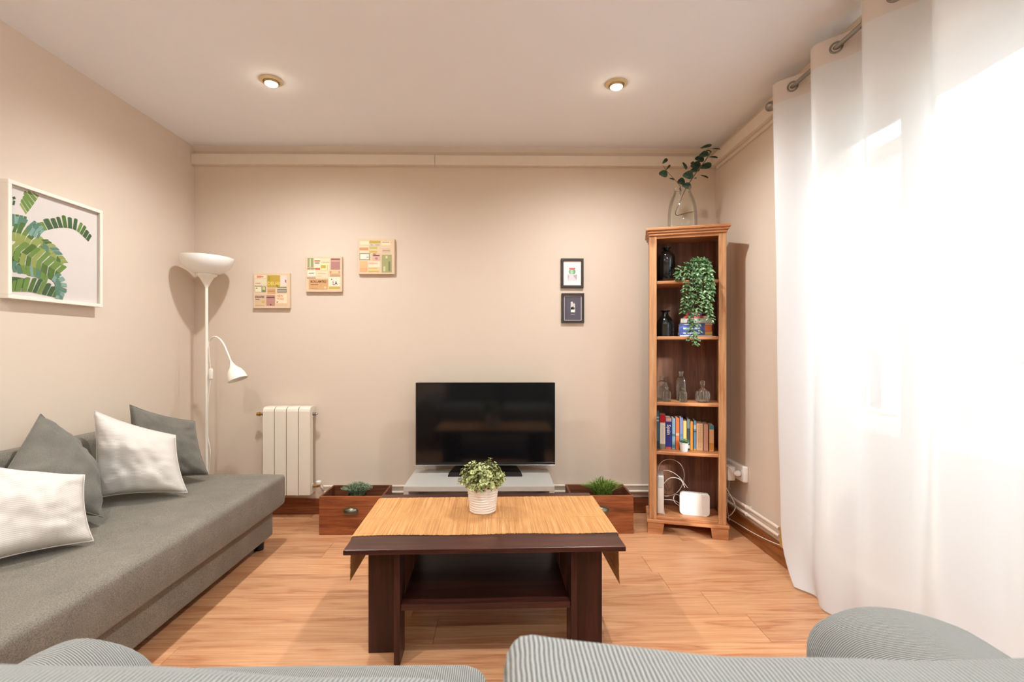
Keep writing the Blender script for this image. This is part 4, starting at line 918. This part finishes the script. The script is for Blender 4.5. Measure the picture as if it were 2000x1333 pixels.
bm = new(); tube(bm, smoothpath([EQ(440, 825, 0.0), EQ(430, 760, -0.01), EQ(440, 690, -0.01)], 5), 0.0015, 6); mk('twig', bm, M_twig, eu, 60)
M_euc = leafmat('eucalyptus_leaf', [S(40, 58, 44), S(66, 88, 68), S(90, 110, 86)], 40, 0.6)
random.seed(5)
#            cx,  cy, rx, ry, angle, turn
for cx_, cy_, rx, ry, an, tn_ in ((215, 330, 52, 28, 45, .3), (262, 420, 50, 17, 50, .2), (190, 515, 58, 60, 0, .1), (315, 592, 34, 14, -20, .4), (498, 397, 52, 28, -60, .2), (810, 120, 60, 24, 8, .3), (960, 155, 45, 8, -15, .5), (915, 275, 60, 16, 0, .4), (775, 235, 62, 48, 20, .1), (715, 300, 64, 56, 0, .1), (800, 405, 72, 48, 10, .2), (660, 395, 62, 62, 0, .1), (645, 460, 60, 42, 10, .2), (620, 370, 34, 40, 0, .3), (548, 535, 64, 66, 0, .1), (450, 628, 52, 60, 10, .1), (530, 690, 62, 56, 0, .1), (788, 555, 58, 16, -12, .4), (655, 580, 24, 12, 20, .3), (438, 740, 14, 46, 5, .3), (850, 185, 36, 10, -25, .3)):
    dy = random.uniform(-0.05, 0.05) + (cx_ - 500) / 9000; c = EQ(cx_, cy_, dy); k_ = 1.18 / 7.407 / F * (YV + dy)
    ca, sa = math.cos(R(an)), math.sin(R(an)); bm = new(); ring = []
    tilt = random.uniform(-tn_, tn_) * 2.0
    for i in range(16):
        a = 2 * PI * i / 16; ex_, ez = rx * math.cos(a), ry * math.sin(a) * (0.75 + 0.25 * math.cos(a))
        X_, Z_ = (ex_ * ca - ez * sa) * k_, (ex_ * sa + ez * ca) * k_
        ring.append(bm.verts.new(Vector((X_, tilt * X_ + 0.6 * tilt * Z_ + 0.004 * math.cos(2 * a), Z_))))
    cv = bm.verts.new((0, 0.003, 0))
    for i in range(16): bm.faces.new((ring[i], ring[(i + 1) % 16], cv))
    bmesh.ops.solidify(bm, geom=bm.faces[:], thickness=0.0008)
    mk('leaf', bm, M_euc, eu, 60, loc=c)

# dark bottles
M_dglass = plain('smoked_black_glass', S(14, 15, 14), 0.07, var=0.05, spec=0.6)
def bottle(name, px, sh_, dy, prof, mat, label, group, square=0.0, n=32, flat=1.0):
    t_ = thing(name, label, 'bottle', BK(LX(px), dy, SH[sh_] + 0.0005), BA, group); bm = new(); lathe(bm, prof, n)
    if square:
        for v in bm.verts:
            a = math.atan2(v.co.y, v.co.x); r = math.hypot(v.co.x, v.co.y)
            if r > square[0]:
                p = square[1]; k = 1 / (abs(math.cos(a)) ** p + abs(math.sin(a)) ** p) ** (1 / p); k = 1 + (k - 1) * min(1, (r - square[0]) / 0.004); v.co.x *= k; v.co.y *= k
    for v in bm.verts: v.co.y *= flat
    mk('vessel', bm, mat, t_, 50); return t_
bt = bottle('dark_bottle', 1305, 'a', 0.10, [(0.046, 0), (0.050, 0.004), (0.0505, 0.15), (0.047, 0.166), (0.034, 0.184), (0.020, 0.194), (0.018, 0.202), (0.019, 0.206), (0.027, 0.211), (0.027, 0.214), (0.018, 0.215), (0.012, 0.20)], M_dglass, 'tall black glass bottle on the top shelf of the bookcase', 'black glass bottles')
bt = bottle('dark_bottle', 1302, 'b', 0.10, [(0.046, 0), (0.051, 0.004), (0.0515, 0.075), (0.048, 0.094), (0.034, 0.116), (0.021, 0.130), (0.018, 0.142), (0.019, 0.150), (0.030, 0.157), (0.030, 0.160), (0.018, 0.161), (0.012, 0.15)], M_dglass, 'short wide black glass bottle beside the stack of travel books', 'black glass bottles')
M_cb = clear_glass('bottle_glass', (0.93, 0.97, 0.95, 1), 0.42)
def pr(r, h, hs, rn): return [(r - 0.003, 0), (r, 0.003), (r, hs), (r * 0.93, hs + (h - hs) * 0.22), (rn + 0.006, hs + (h - hs) * 0.42), (rn, hs + (h - hs) * 0.5), (rn, h - 0.012), (rn + 0.003, h - 0.010), (rn + 0.003, h), (rn - 0.002, h)]
def clear(px, dy, r, h, hs, rn, sq, label, n=32, flat=1.0):
    t_ = bottle('glass_bottle', px, 'c', dy, pr(r, h, hs, rn), M_cb, label, 'clear glass bottles on the bookcase', (rn + 0.004, sq) if sq else 0.0, n, flat)
    bm = new(); lathe(bm, [(r * 0.8, 0.002), (r * 0.82, 0.006), (r * 0.6, 0.010)], 24); 
    for v in bm.verts: v.co.y *= flat
    mk('thick_base', bm, clear_glass('bottle_base', (0.66, 0.86, 0.80, 1), 0.7), t_, 50); return t_
clear(1297, 0.150, 0.033, 0.150, 0.098, 0.013, 4, 'tall square clear bottle with short wide neck beside the bookcase upright', flat=0.7)
clear(1305, 0.060, 0.023, 0.088, 0.050, 0.008, 5, 'small clear medicine bottle in front of the short-necked square bottle')
clear(1336.5, 0.150, 0.028, 0.180, 0.118, 0.011, 4, 'tallest clear bottle with long neck in the middle of the shelf')
clear(1338, 0.060, 0.022, 0.088, 0.052, 0.008, 5, 'small clear medicine bottle in front of the tallest clear bottle')
dec = bottle('glass_bottle', 1377, 'c', 0.075, [(0.022, 0), (0.030, 0.004), (0.037, 0.020), (0.038, 0.050), (0.033, 0.066), (0.020, 0.078), (0.011, 0.086), (0.010, 0.100), (0.014, 0.112), (0.014, 0.126), (0.006, 0.130)], M_cb, 'round faceted clear decanter with stopper beside the glass bottles', 'clear glass bottles on the bookcase', 0.0, 12)
bm = new()
for i in range(12):
    a = 2 * PI * i / 12; tube(bm, [(0.0385 * math.cos(a) * q_, 0.0385 * math.sin(a) * q_, z_) for q_, z_ in ((0.86, 0.008), (1.0, 0.022), (1.01, 0.048), (0.88, 0.066))], 0.0022, 6)
mk('cut_ribs', bm, clear_glass('cut_glass', (0.9, 0.93, 0.95, 1), 0.75), dec, 60)

# upright books on the fourth shelf: x0, x1, top (in crop pixels), spine colour, extra bands
random.seed(3)
BKS = [(132, 160, 170, (40, 52, 56), [], 'thin dark slate book against the bookcase upright'),
       (165, 250, 178, (74, 110, 126), [(0, .2, (56, 78, 92)), (.72, .76, (190, 206, 204)), (.80, .84, (180, 200, 200))], 'tall teal blue book beside the red and white book'),
       (262, 402, 270, (226, 218, 206), [(.76, 1, (186, 28, 44)), (0, .15, (140, 130, 110))], 'white book with a red top band on its spine'),
       (410, 552, 345, (56, 58, 132), [(.88, .99, (214, 160, 150)), (0, .07, (206, 92, 62))], 'blue guidebook with SPAIN title on its spine'),
       (560, 645, 355, (134, 170, 196), [(.05, .16, (80, 140, 150)), (.42, .5, (80, 120, 120))], 'light blue mottled book beside the blue guidebook'),
       (652, 740, 345, (222, 110, 58), [(.44, .52, (226, 170, 150))], 'bright orange book behind the little potted plant'),
       (748, 828, 335, (128, 136, 172), [(.4, .5, (90, 130, 150))], 'lavender blue book beside the bright orange book'),
       (832, 918, 408, (226, 186, 112), [], 'cream yellow book behind the little potted plant'),
       (925, 995, 365, (60, 66, 66), [(.7, 1, (110, 122, 122)), (.05, .16, (190, 190, 160))], 'dark slate book beside the cream yellow book'),
       (1003, 1068, 415, (220, 140, 58), [], 'slim amber orange book in the shelf row'),
       (1083, 1148, 395, (104, 136, 160), [(.72, .86, (190, 186, 176)), (.62, .66, (50, 54, 60)), (0, .06, (206, 160, 80))], 'slim grey blue book beside the wide beige book'),
       (1150, 1308, 455, (226, 186, 144), [], 'wide beige book with faint lettering down its spine'),
       (1322, 1432, 470, (196, 146, 122), [], 'dusty pink book beside the wide beige book'),
       (1455, 1566, 490, (220, 168, 120), [(.84, 1, (70, 140, 152)), (.04, .32, (196, 130, 60))], 'peach book with a teal top at the end of the row')]
cpx = SX / 12.12
for x0, x1, tp, col, bands, lb in BKS:
    w = (x1 - x0) * cpx - 0.0008; xl = ((x0 + x1) / 2 / 12.12 + 1270 - 1344) * SX * 1.015; hb = (1105 - tp) / 4012 + 0.003; dp = random.uniform(0.125, 0.14); y0 = 0.09
    t_ = thing('book', lb, 'book', BK(xl, y0, SH['d'] + 0.0005), BA, 'books standing on the shelf')
    bm = new(); box(bm, (-w / 2, 0, 0), (w / 2, 0.003, hb), 0.001, 1); box(bm, (-w / 2, 0.003, 0), (-w / 2 + 0.0012, dp, hb)); box(bm, (w / 2 - 0.0012, 0.003, 0), (w / 2, dp, hb)); cv = mk('cover', bm, ink(*col, rough=0.5), t_)
    bm = new(); box(bm, (-w / 2 + 0.0014, 0.0034, 0.002), (w / 2 - 0.0014, dp - 0.004, hb - 0.003)); mk('pages', bm, ink(222, 208, 184), t_)
    for f0, f1, c_ in bands:
        bm = new(); box(bm, (-w / 2 + 0.0004, -0.0005, hb * f0 + 0.0005), (w / 2 - 0.0004, 0.0005, hb * f1 - 0.0005)); mk('spine_band', bm, ink(*c_, rough=0.5), cv)
    if x0 == 410:
        text_mesh('lettering', 'Spain', 0.030, ink(238, 236, 240), cv, Matrix.Translation((0, -0.0012, hb * 0.62)) @ Matrix.Rotation(PI / 2, 4, 'X') @ Matrix.Rotation(-PI / 2, 4, 'Z'))
    if x0 in (262, 1150):        # faint columns of print down the spine
        for dx in ((-0.006, 0.006) if x0 == 1150 else (0.002,)):
            for i in range(14):
                zz = hb * (.12 + .06 * i) if x0 == 1150 else hb * (.2 + .036 * i)
                bm = new(); hz = random.uniform(.002, .0036); box(bm, (dx - .0022, -0.0005, zz), (dx + .0022, 0.0003, zz + hz)); mk('print_mark', bm, ink(150, 112, 86) if x0 == 1150 else ink(170, 162, 156), cv)

# stacked books on the second shelf: x0, x1 px, z0, z1 metres
z = SH['b'] + 0.0005
for x0, x1, th, col, endc, lb in ((1331, 1396, 0.008, (206, 210, 216), None, 'thin pale grey book at the bottom of the stack'),
                                  (1330, 1396, 0.022, (78, 92, 156), (222, 166, 70), 'blue book with a yellow spine end low in the stack'),
                                  (1330, 1395, 0.034, (84, 104, 168), (212, 120, 70), 'thick blue book with an orange spine end in the stack'),
                                  (1331, 1396, 0.014, (98, 108, 150), (214, 176, 140), 'slim slate blue book in the middle of the stack'),
                                  (1333, 1396, 0.028, (206, 204, 190), (176, 190, 180), 'pale cream book under the red books in the stack'),
                                  (1341, 1389, 0.014, (206, 74, 58), (232, 206, 180), 'small red and cream book near the top of the stack'),
                                  (1346, 1375, 0.024, (180, 42, 66), (112, 82, 160), 'small crimson and purple book on top of the stack')):
    w = (x1 - x0) * SX; t_ = thing('book', lb, 'book', BK(((x0 + x1) / 2 - 1344) * SX * 1.02, 0.075 + random.uniform(-.003, .006), z), BA + random.uniform(-.03, .03), 'travel books stacked on the shelf'); dp = 0.13
    bm = new(); box(bm, (-w / 2, 0, 0.0), (w / 2, 0.003, th), 0.0008, 1); box(bm, (-w / 2, 0.003, 0), (w / 2, dp, 0.0014)); box(bm, (-w / 2, 0.003, th - 0.0014), (w / 2, dp, th)); cv = mk('cover', bm, ink(*col, rough=0.45), t_)
    bm = new(); box(bm, (-w / 2 + 0.002, 0.0035, 0.0016), (w / 2 - 0.002, dp - 0.003, th - 0.0016)); mk('pages', bm, ink(226, 216, 196), t_)
    if endc:
        bm = new(); box(bm, (w / 2 - w * 0.22, -0.0005, 0.001), (w / 2 - 0.001, 0.0005, th - 0.001)); mk('spine_band', bm, ink(*endc, rough=0.45), cv)
        bm = new(); box(bm, (-w / 2 + w * 0.12, -0.0004, th * .35), (w / 2 - w * 0.36, 0.0005, th * .65)); mk('spine_title_strip', bm, ink(206, 212, 226, rough=0.45), cv)
    z += th + 0.0006

# trailing plant on the top shelf
tp = BK(LX(1372), 0.13, SH['a'] + 0.0005)
tpl = thing('trailing_plant', 'trailing green artificial ivy in a small pot hanging over the bookcase shelves', 'plant', tp, BA)
bm = new(); lathe(bm, [(0.034, 0), (0.042, 0.075), (0.044, 0.08), (0.040, 0.08), (0.037, 0.066)], 28, cap1=True); mk('pot', bm, plain('pale_pot', S(206, 210, 210), 0.35), tpl, 50)
random.seed(14); bm = new(); bs = new()
cxl = LX(1372)
vines = []
for i in range(14):
    ex_ = random.uniform(1332, 1394); ln = random.choice([0.05, 0.10, 0.15, 0.19, 0.22, 0.25, 0.31]); vines.append((LX(ex_) - cxl, ln))
vines += [(LX(1352) - cxl, 0.44), (LX(1356) - cxl, 0.40), (LX(1348) - cxl, 0.36), (LX(1384) - cxl, 0.30), (LX(1388) - cxl, 0.27), (LX(1337) - cxl, 0.24), (LX(1323) - cxl, 0.05), (LX(1362) - cxl, 0.43), (LX(1346) - cxl, 0.41)]
for dx, ln in vines:
    fy = random.uniform(-0.158, -0.124)
    top = 0.075 + random.uniform(0.015, 0.045)
    pts = smoothpath([(0.02 * math.copysign(random.random(), dx), -0.01, 0.06), (dx * 0.45, -0.07, top), (dx * 0.85, fy, 0.062), (dx + random.uniform(-.01, .01), fy - 0.014, 0.05 - ln * 0.5), (dx + random.uniform(-.012, .012), fy - 0.010, 0.06 - ln)], 7)
    tube(bs, pts, 0.0009, 4); acc = 0
    for q in range(1, len(pts)):
        if q < 4: continue
        for sg in range(2):
            a = random.uniform(0, 2 * PI); tg = (pts[q] - pts[q - 1]).normalized(); sd = tg.orthogonal(); sd.rotate(Quaternion(tg, a))
            if sd.y > 0.35: sd.y = -sd.y * 0.5
            d = (sd + tg * 0.5 + Vector((0, -0.25, -0.1))).normalized()
            leaf(bm, pts[q] + tg * random.uniform(-.006, .006), d, Vector((0, -0.6, 0.6)), random.uniform(0.020, 0.036), random.uniform(0.010, 0.018), 0.18, 0.18)
for i in range(46):
    d = rdir(0.0); d.y *= 0.8; leaf(bm, Vector((d.x * 0.06, d.y * 0.05 - 0.02, 0.082 + d.z * 0.05)), d, Vector((0, 0, 1)), random.uniform(0.02, 0.03), 0.012, 0.18, 0.15)
mk('vines', bs, M_stem, tpl)
o = mk('foliage', bm, leafmat('ivy_leaf', [S(30, 54, 28), S(62, 94, 50), S(112, 144, 92), S(172, 190, 160)], 70), tpl); o['kind'] = 'stuff'

# little succulent in front of the books
sp = BK(LX(1338) + 0.002, 0.045, SH['d'] + 0.0005)
su = thing('potted_plant', 'tiny spiky plant in a white cup in front of the books', 'plant', sp)
bm = new(); lathe(bm, [(0.019, 0), (0.0205, 0.002), (0.0255, 0.050), (0.027, 0.051), (0.027, 0.054), (0.024, 0.054), (0.022, 0.046)], 28, cap1=True); mk('pot', bm, plain('white_cup', S(228, 230, 230), 0.4, var=0.01), su, 50)
random.seed(6); bm = new()
for i in range(60):
    d = rdir(0.15); leaf(bm, Vector((d.x * 0.012, d.y * 0.012, 0.050)), d, Vector((0, 0, 1)), random.uniform(0.022, 0.036), 0.006, 0.15, 0.15)
o = mk('foliage', bm, leafmat('succulent_leaf', [S(44, 84, 52), S(88, 130, 84), S(140, 170, 120)], 160), su); o['kind'] = 'stuff'

# router, modem and cables on the bottom shelf
t_ = thing('modem', 'upright white modem box against the bookcase upright on the bottom shelf', 'modem', BK(LX(1291.5), 0.10, SH['e'] + 0.0005), BA)
bm = new(); box(bm, (-0.020, -0.06, 0.004), (0.020, 0.07, 0.235), 0.006, 3); mk('body', bm, M_white, t_, 40)
bm = new(); box(bm, (-0.013, -0.062, 0.165), (0.013, -0.0602, 0.228), 0.002, 1); mk('front_insert', bm, plain('grey_white', S(206, 214, 212), 0.3), t_)
bm = new(); box(bm, (-0.024, -0.05, 0), (0.026, 0.06, 0.006), 0.002); mk('stand', bm, M_white, t_)
t_ = thing('router', 'white rounded router leaning beside the modem on the bottom shelf', 'router', BK(LX(1361), 0.075, SH['e'] + 0.0005), BA - R(3))
def rrect(w, h, r, n=6):
    out = []
    for cx_, cz, a0 in ((w / 2 - r, h - r, 0), (-w / 2 + r, h - r, PI / 2), (-w / 2 + r, r, PI), (w / 2 - r, r, 3 * PI / 2)):
        for i in range(n + 1): a = a0 + PI / 2 * i / n; out.append((cx_ + r * math.cos(a), cz + r * math.sin(a)))
    return out
bm = new(); prism(bm, [(x, 0, zq) for x, zq in rrect(0.168, 0.135, 0.018)], (0, 0.03, 0)); es = [e for e in bm.edges if abs(e.verts[0].co.y) < 1e-6 and abs(e.verts[1].co.y) < 1e-6]; bmesh.ops.bevel(bm, geom=es, offset=0.004, segments=3, affect='EDGES'); mk('body', bm, M_white, t_, 50)
bm = new(); prism(bm, [(0.045, -0.0006, 0.006), (0.076, -0.0006, 0.008), (0.080, -0.0006, 0.02), (0.080, -0.0006, 0.115), (0.074, -0.0006, 0.129), (0.036, -0.0006, 0.130)], (0, 0.0008, 0)); mk('side_facet', bm, plain('router_facet', S(214, 208, 200), 0.3), t_)
for x in (-0.052, 0.048, 0.056):
    bm = new(); lathe(bm, [(0.0018, 0), (0.0018, 0.0008)], 10, Matrix.Translation((x, -0.0006, 0.115)) @ Matrix.Rotation(PI / 2, 4, 'X')); mk('indicator', bm, plain('indicator_grey', S(150, 160, 160), 0.4), t_)
def cable(pts, r, label, name='cable', col=None, mat=None):
    bm = new(); tube(bm, smoothpath(pts, 8), r, 7); return tag(mk(name, bm, mat or plain('cable_white', S(218, 208, 196), 0.5), None, 60), label, 'cable')
def CQ(cx_, cy_, y):        # crop pixel (scale 7.619 from 1275,890) at bookcase depth y
    px, py = 1275 + cx_ / 7.619, 890 + cy_ / 7.619; o_ = BK(0, y, 0); nrm = (BMX.to_3x3() @ Vector((0, 1, 0))); d = ray(px, py); t = (o_ - Vector((0, 0, CAMZ))).dot(nrm) / d.dot(nrm); return Vector((0, 0, CAMZ)) + d * t
cable([CQ(82, 225, .12), CQ(95, 150, .13), CQ(150, 85, .14), CQ(240, 58, .15), CQ(340, 80, .16), CQ(425, 150, .17), CQ(465, 260, .18), CQ(455, 390, .18), CQ(400, 510, .17), CQ(310, 585, .16), CQ(215, 605, .15), CQ(172, 602, .14)], 0.0016, 'thin white cable looping high above the modem')
cable([CQ(158, 225, .13), CQ(220, 225, .14), CQ(310, 260, .15), CQ(400, 330, .15), CQ(470, 420, .14), CQ(520, 485, .13)], 0.0016, 'thin white cable from the modem top to the router')
cable([CQ(165, 420, .13), CQ(230, 350, .13), CQ(310, 330, .13), CQ(400, 355, .13), CQ(440, 400, .13), CQ(475, 480, .13)], 0.0024, 'thicker white cable arching from the modem side to the router')
cable([CQ(420, 640, .13), CQ(380, 590, .12), CQ(330, 590, .12), CQ(308, 640, .11), CQ(330, 700, .11), CQ(380, 740, .11), CQ(425, 775, .12)], 0.0018, 'short white cable loop beside the router')
cable([CQ(170, 658, .12), CQ(240, 660, .12), CQ(300, 668, .12), CQ(360, 690, .12), CQ(425, 735, .125)], 0.0018, 'white cable running low from modem to router')

# sockets, adapters and cables on the right wall
XS = XR - 0.012
s0, s1 = PX(1458, 920, XS), PX(1458, 944, XS)
pw = thing('power_strip', 'white power socket strip on the wall behind the bookcase', 'socket', (XR, s0.y, s1.z)); hS = s0.z - s1.z + 0.02
bm = new(); box(bm, (-0.03, 0, 0), (-0.0005, 0.26, hS), 0.006, 3); mk('housing', bm, M_white, pw, 40)
for k in range(3):
    bm = new(); lathe(bm, [(0.021, 0), (0.021, 0.002), (0.018, 0.002), (0.017, -0.004)], 24, Matrix.Translation((-0.03, 0.04 + 0.075 * k, hS / 2)) @ Matrix.Rotation(-PI / 2, 4, 'Y')); mk('outlet', bm, plain('socket_grey', S(206, 200, 192), 0.5), pw, 40)
pg = thing('plug', 'white round plug in the wall socket strip', 'plug', (XR - 0.033, s0.y + 0.04, s1.z + hS / 2))
bm = new(); lathe(bm, [(0.017, 0), (0.018, 0.015), (0.013, 0.03), (0.006, 0.036)], 20, Matrix.Rotation(-PI / 2, 4, 'Y')); mk('body', bm, M_white, pg, 40)
ad_ = thing('power_adapter', 'white box power adapter beside the bookcase', 'adapter', (XR - 0.034, s0.y + 0.125, s1.z - 0.012))
bm = new(); box(bm, (-0.045, -0.035, 0), (0, 0.035, 0.085), 0.005, 2); mk('body', bm, M_white, ad_, 40)
aw = Vector(ad_.location)
cable([aw + Vector((-0.02, 0.0, 0.0)), aw + Vector((-0.025, 0.0, -0.08)), aw + Vector((-0.03, 0.01, -0.16)), aw + Vector((-0.012, 0.02, -0.26))], 0.0018, 'thin cable hanging from the power adapter')
cable([Vector((XR - 0.068, s0.y + 0.04, s1.z + hS / 2)), Vector((XR - 0.085, s0.y + 0.09, s1.z + 0.07)), Vector((XR - 0.09, s0.y + 0.13, s1.z - 0.02)), PX(1435, 985, XR - 0.05), PX(1431, 1002, XR - 0.06), PX(1423, 1009, XR - 0.07)], 0.0026, 'white cable curving from the round plug behind the bookcase')
cable([PX(1415, 1008, XR - 0.022), PX(1440, 1023, XR - 0.022), PX(1470, 1041, XR - 0.022), PX(1500, 1056, XR - 0.022), PX(1525, 1066, XR - 0.022), PX(1541, 1069, XR - 0.022), PX(1560, 1070, XR - 0.022)], 0.0026, 'white cable sagging along the baseboard towards the balcony door')
j0 = PX(1530, 952, XR - 0.02)
t_ = thing('junction_box', 'yellowed cream plastic junction box on the wall by the curtain', 'junction box', (XR, j0.y - 0.02, 0.30))
bm = new(); box(bm, (-0.028, -0.05, 0), (-0.0005, 0.02, 0.11), 0.005, 2); mk('body', bm, M_cream, t_, 40)
bm = new(); box(bm, (-0.031, -0.042, 0.01), (-0.028, 0.012, 0.075), 0.002, 1); mk('cover', bm, M_cream, t_)
j1 = PX(1524, 1045, XR - 0.03)
t_ = thing('wood_block', 'yellow wooden block at the end of the heating pipes', 'block', (XR, j1.y, 0.107))
bm = new(); box(bm, (-0.036, -0.075, 0), (-0.0005, -0.002, 0.095), 0.002); mk('block', bm, wood('yellow_wood', S(170, 128, 62), S(190, 148, 80), S(204, 164, 96), 'Z'), t_)
bm = new(); lathe(bm, [(0.003, 0), (0.003, 0.001)], 10, Matrix.Translation((-0.036, -0.04, 0.035)) @ Matrix.Rotation(-PI / 2, 4, 'Y')); mk('screw', bm, M_black, t_)

# ------------------------------------------------------------------ curtain rod and sheer curtain
XC, ZR, LAM, YG = 1.372, 2.345, 0.297, 2.27
ro = thing('curtain_rod', 'brushed steel curtain rod below the ceiling by the balcony door', 'curtain rod', (XC, 2.42, ZR))
bm = new(); tube(bm, [(0, 0.0, 0), (0, -2.6, 0)], 0.0095, 14); mk('rod', bm, M_metal, ro, 40)
bm = new(); mt = Matrix.Translation((0, 0, 0)) @ Matrix.Rotation(-PI / 2, 4, 'X')
lathe(bm, [(0.010, -0.004), (0.015, -0.002), (0.015, 0.006), (0.010, 0.010), (0.014, 0.016), (0.022, 0.030), (0.024, 0.042), (0.020, 0.054), (0.010, 0.062), (0.006, 0.066)], 24, mt); mk('finial', bm, M_metal, ro, 40)
for yy in (-0.035, -2.5):
    bm = new(); torus(bm, 0.012, 0.004, Matrix.Translation((0, yy, 0)) @ Matrix.Rotation(PI / 2, 4, 'X'), 20, 8); tube(bm, [(0.010, yy, 0), (XR - XC - 0.043, yy, 0)], 0.006, 10); lathe(bm, [(0.022, 0), (0.022, 0.004)], 20, Matrix.Translation((XR - XC - 0.047, yy, 0)) @ Matrix.Rotation(PI / 2, 4, 'Y')); mk('bracket', bm, M_metal, ro, 40)
M_sheer = sheer('sheer_fabric', (0.77, 0.775, 0.79, 1), 0.07); M_hem = sheer('sheer_hem', (0.74, 0.67, 0.63, 1), 0.03)
ZTOP, YE0, YE1 = 2.392, 2.352, 0.02
cu = thing('sheer_curtain', 'floor-length white sheer curtain hanging on metal rings over the balcony door', 'curtain', (XC, 1.2, 0))
def fold(Y, z):
    f = (ZTOP - z) / ZTOP
    A = 0.050 * (1 - 0.70 * f) * (1 + 0.5 * f * noise.noise(Vector((Y * 1.3, 3.1, 0.7))))
    ph = 2 * PI * (Y - YG) / LAM + f * 1.6 * noise.noise(Vector((Y * 1.1, 0.4, f * 1.5)))
    x = -A * math.sin(ph) + 0.012 * f * noise.noise(Vector((Y * 5, z * 1.2, 4.4))) - 0.02 * f * noise.noise(Vector((Y * 1.7, 9.0, z * 0.4)))
    return min(x, XR - XC - 0.012)
def sheet(z0, z1, nz, off=0.0, ny=520):
    bm = new(); g = []
    for j in range(nz + 1):
        z = z0 + (z1 - z0) * j / nz; rw = []
        for i in range(ny + 1):
            Y = YE0 + (YE1 - YE0) * i / ny; w = max(0, 1 - (YE0 - Y) / 0.6)
            e = (-0.02 * (1 - z / ZTOP) - 0.11 * max(0, 1 - z / 0.24) ** 2) * w * w
            rw.append(bm.verts.new((fold(Y, z) + off, Y + e - 1.2, z)))
        g.append(rw)
    for j in range(nz):
        for i in range(ny): bm.faces.new((g[j][i], g[j][i + 1], g[j + 1][i + 1], g[j + 1][i]))
    return bm
mk('fabric', sheet(0.012, ZTOP - 0.10, 60), M_sheer, cu, 180)
mk('header_band', sheet(ZTOP - 0.10, ZTOP, 4), M_hem, cu, 180)
k = 0
while YG - k * LAM / 2 > YE1 + 0.05:
    Y = YG - k * LAM / 2; sg = 1 if k % 2 == 0 else -1
    nrm = Vector((-1, -sg * 1.06, 0)).normalized()
    bm = new(); torus(bm, 0.0215, 0.0042, Matrix.Translation((0, Y - 1.2, ZR)) @ Vector((0, 0, 1)).rotation_difference(nrm).to_matrix().to_4x4(), 28, 8); mk('grommet', bm, M_metal, cu, 60); k += 1
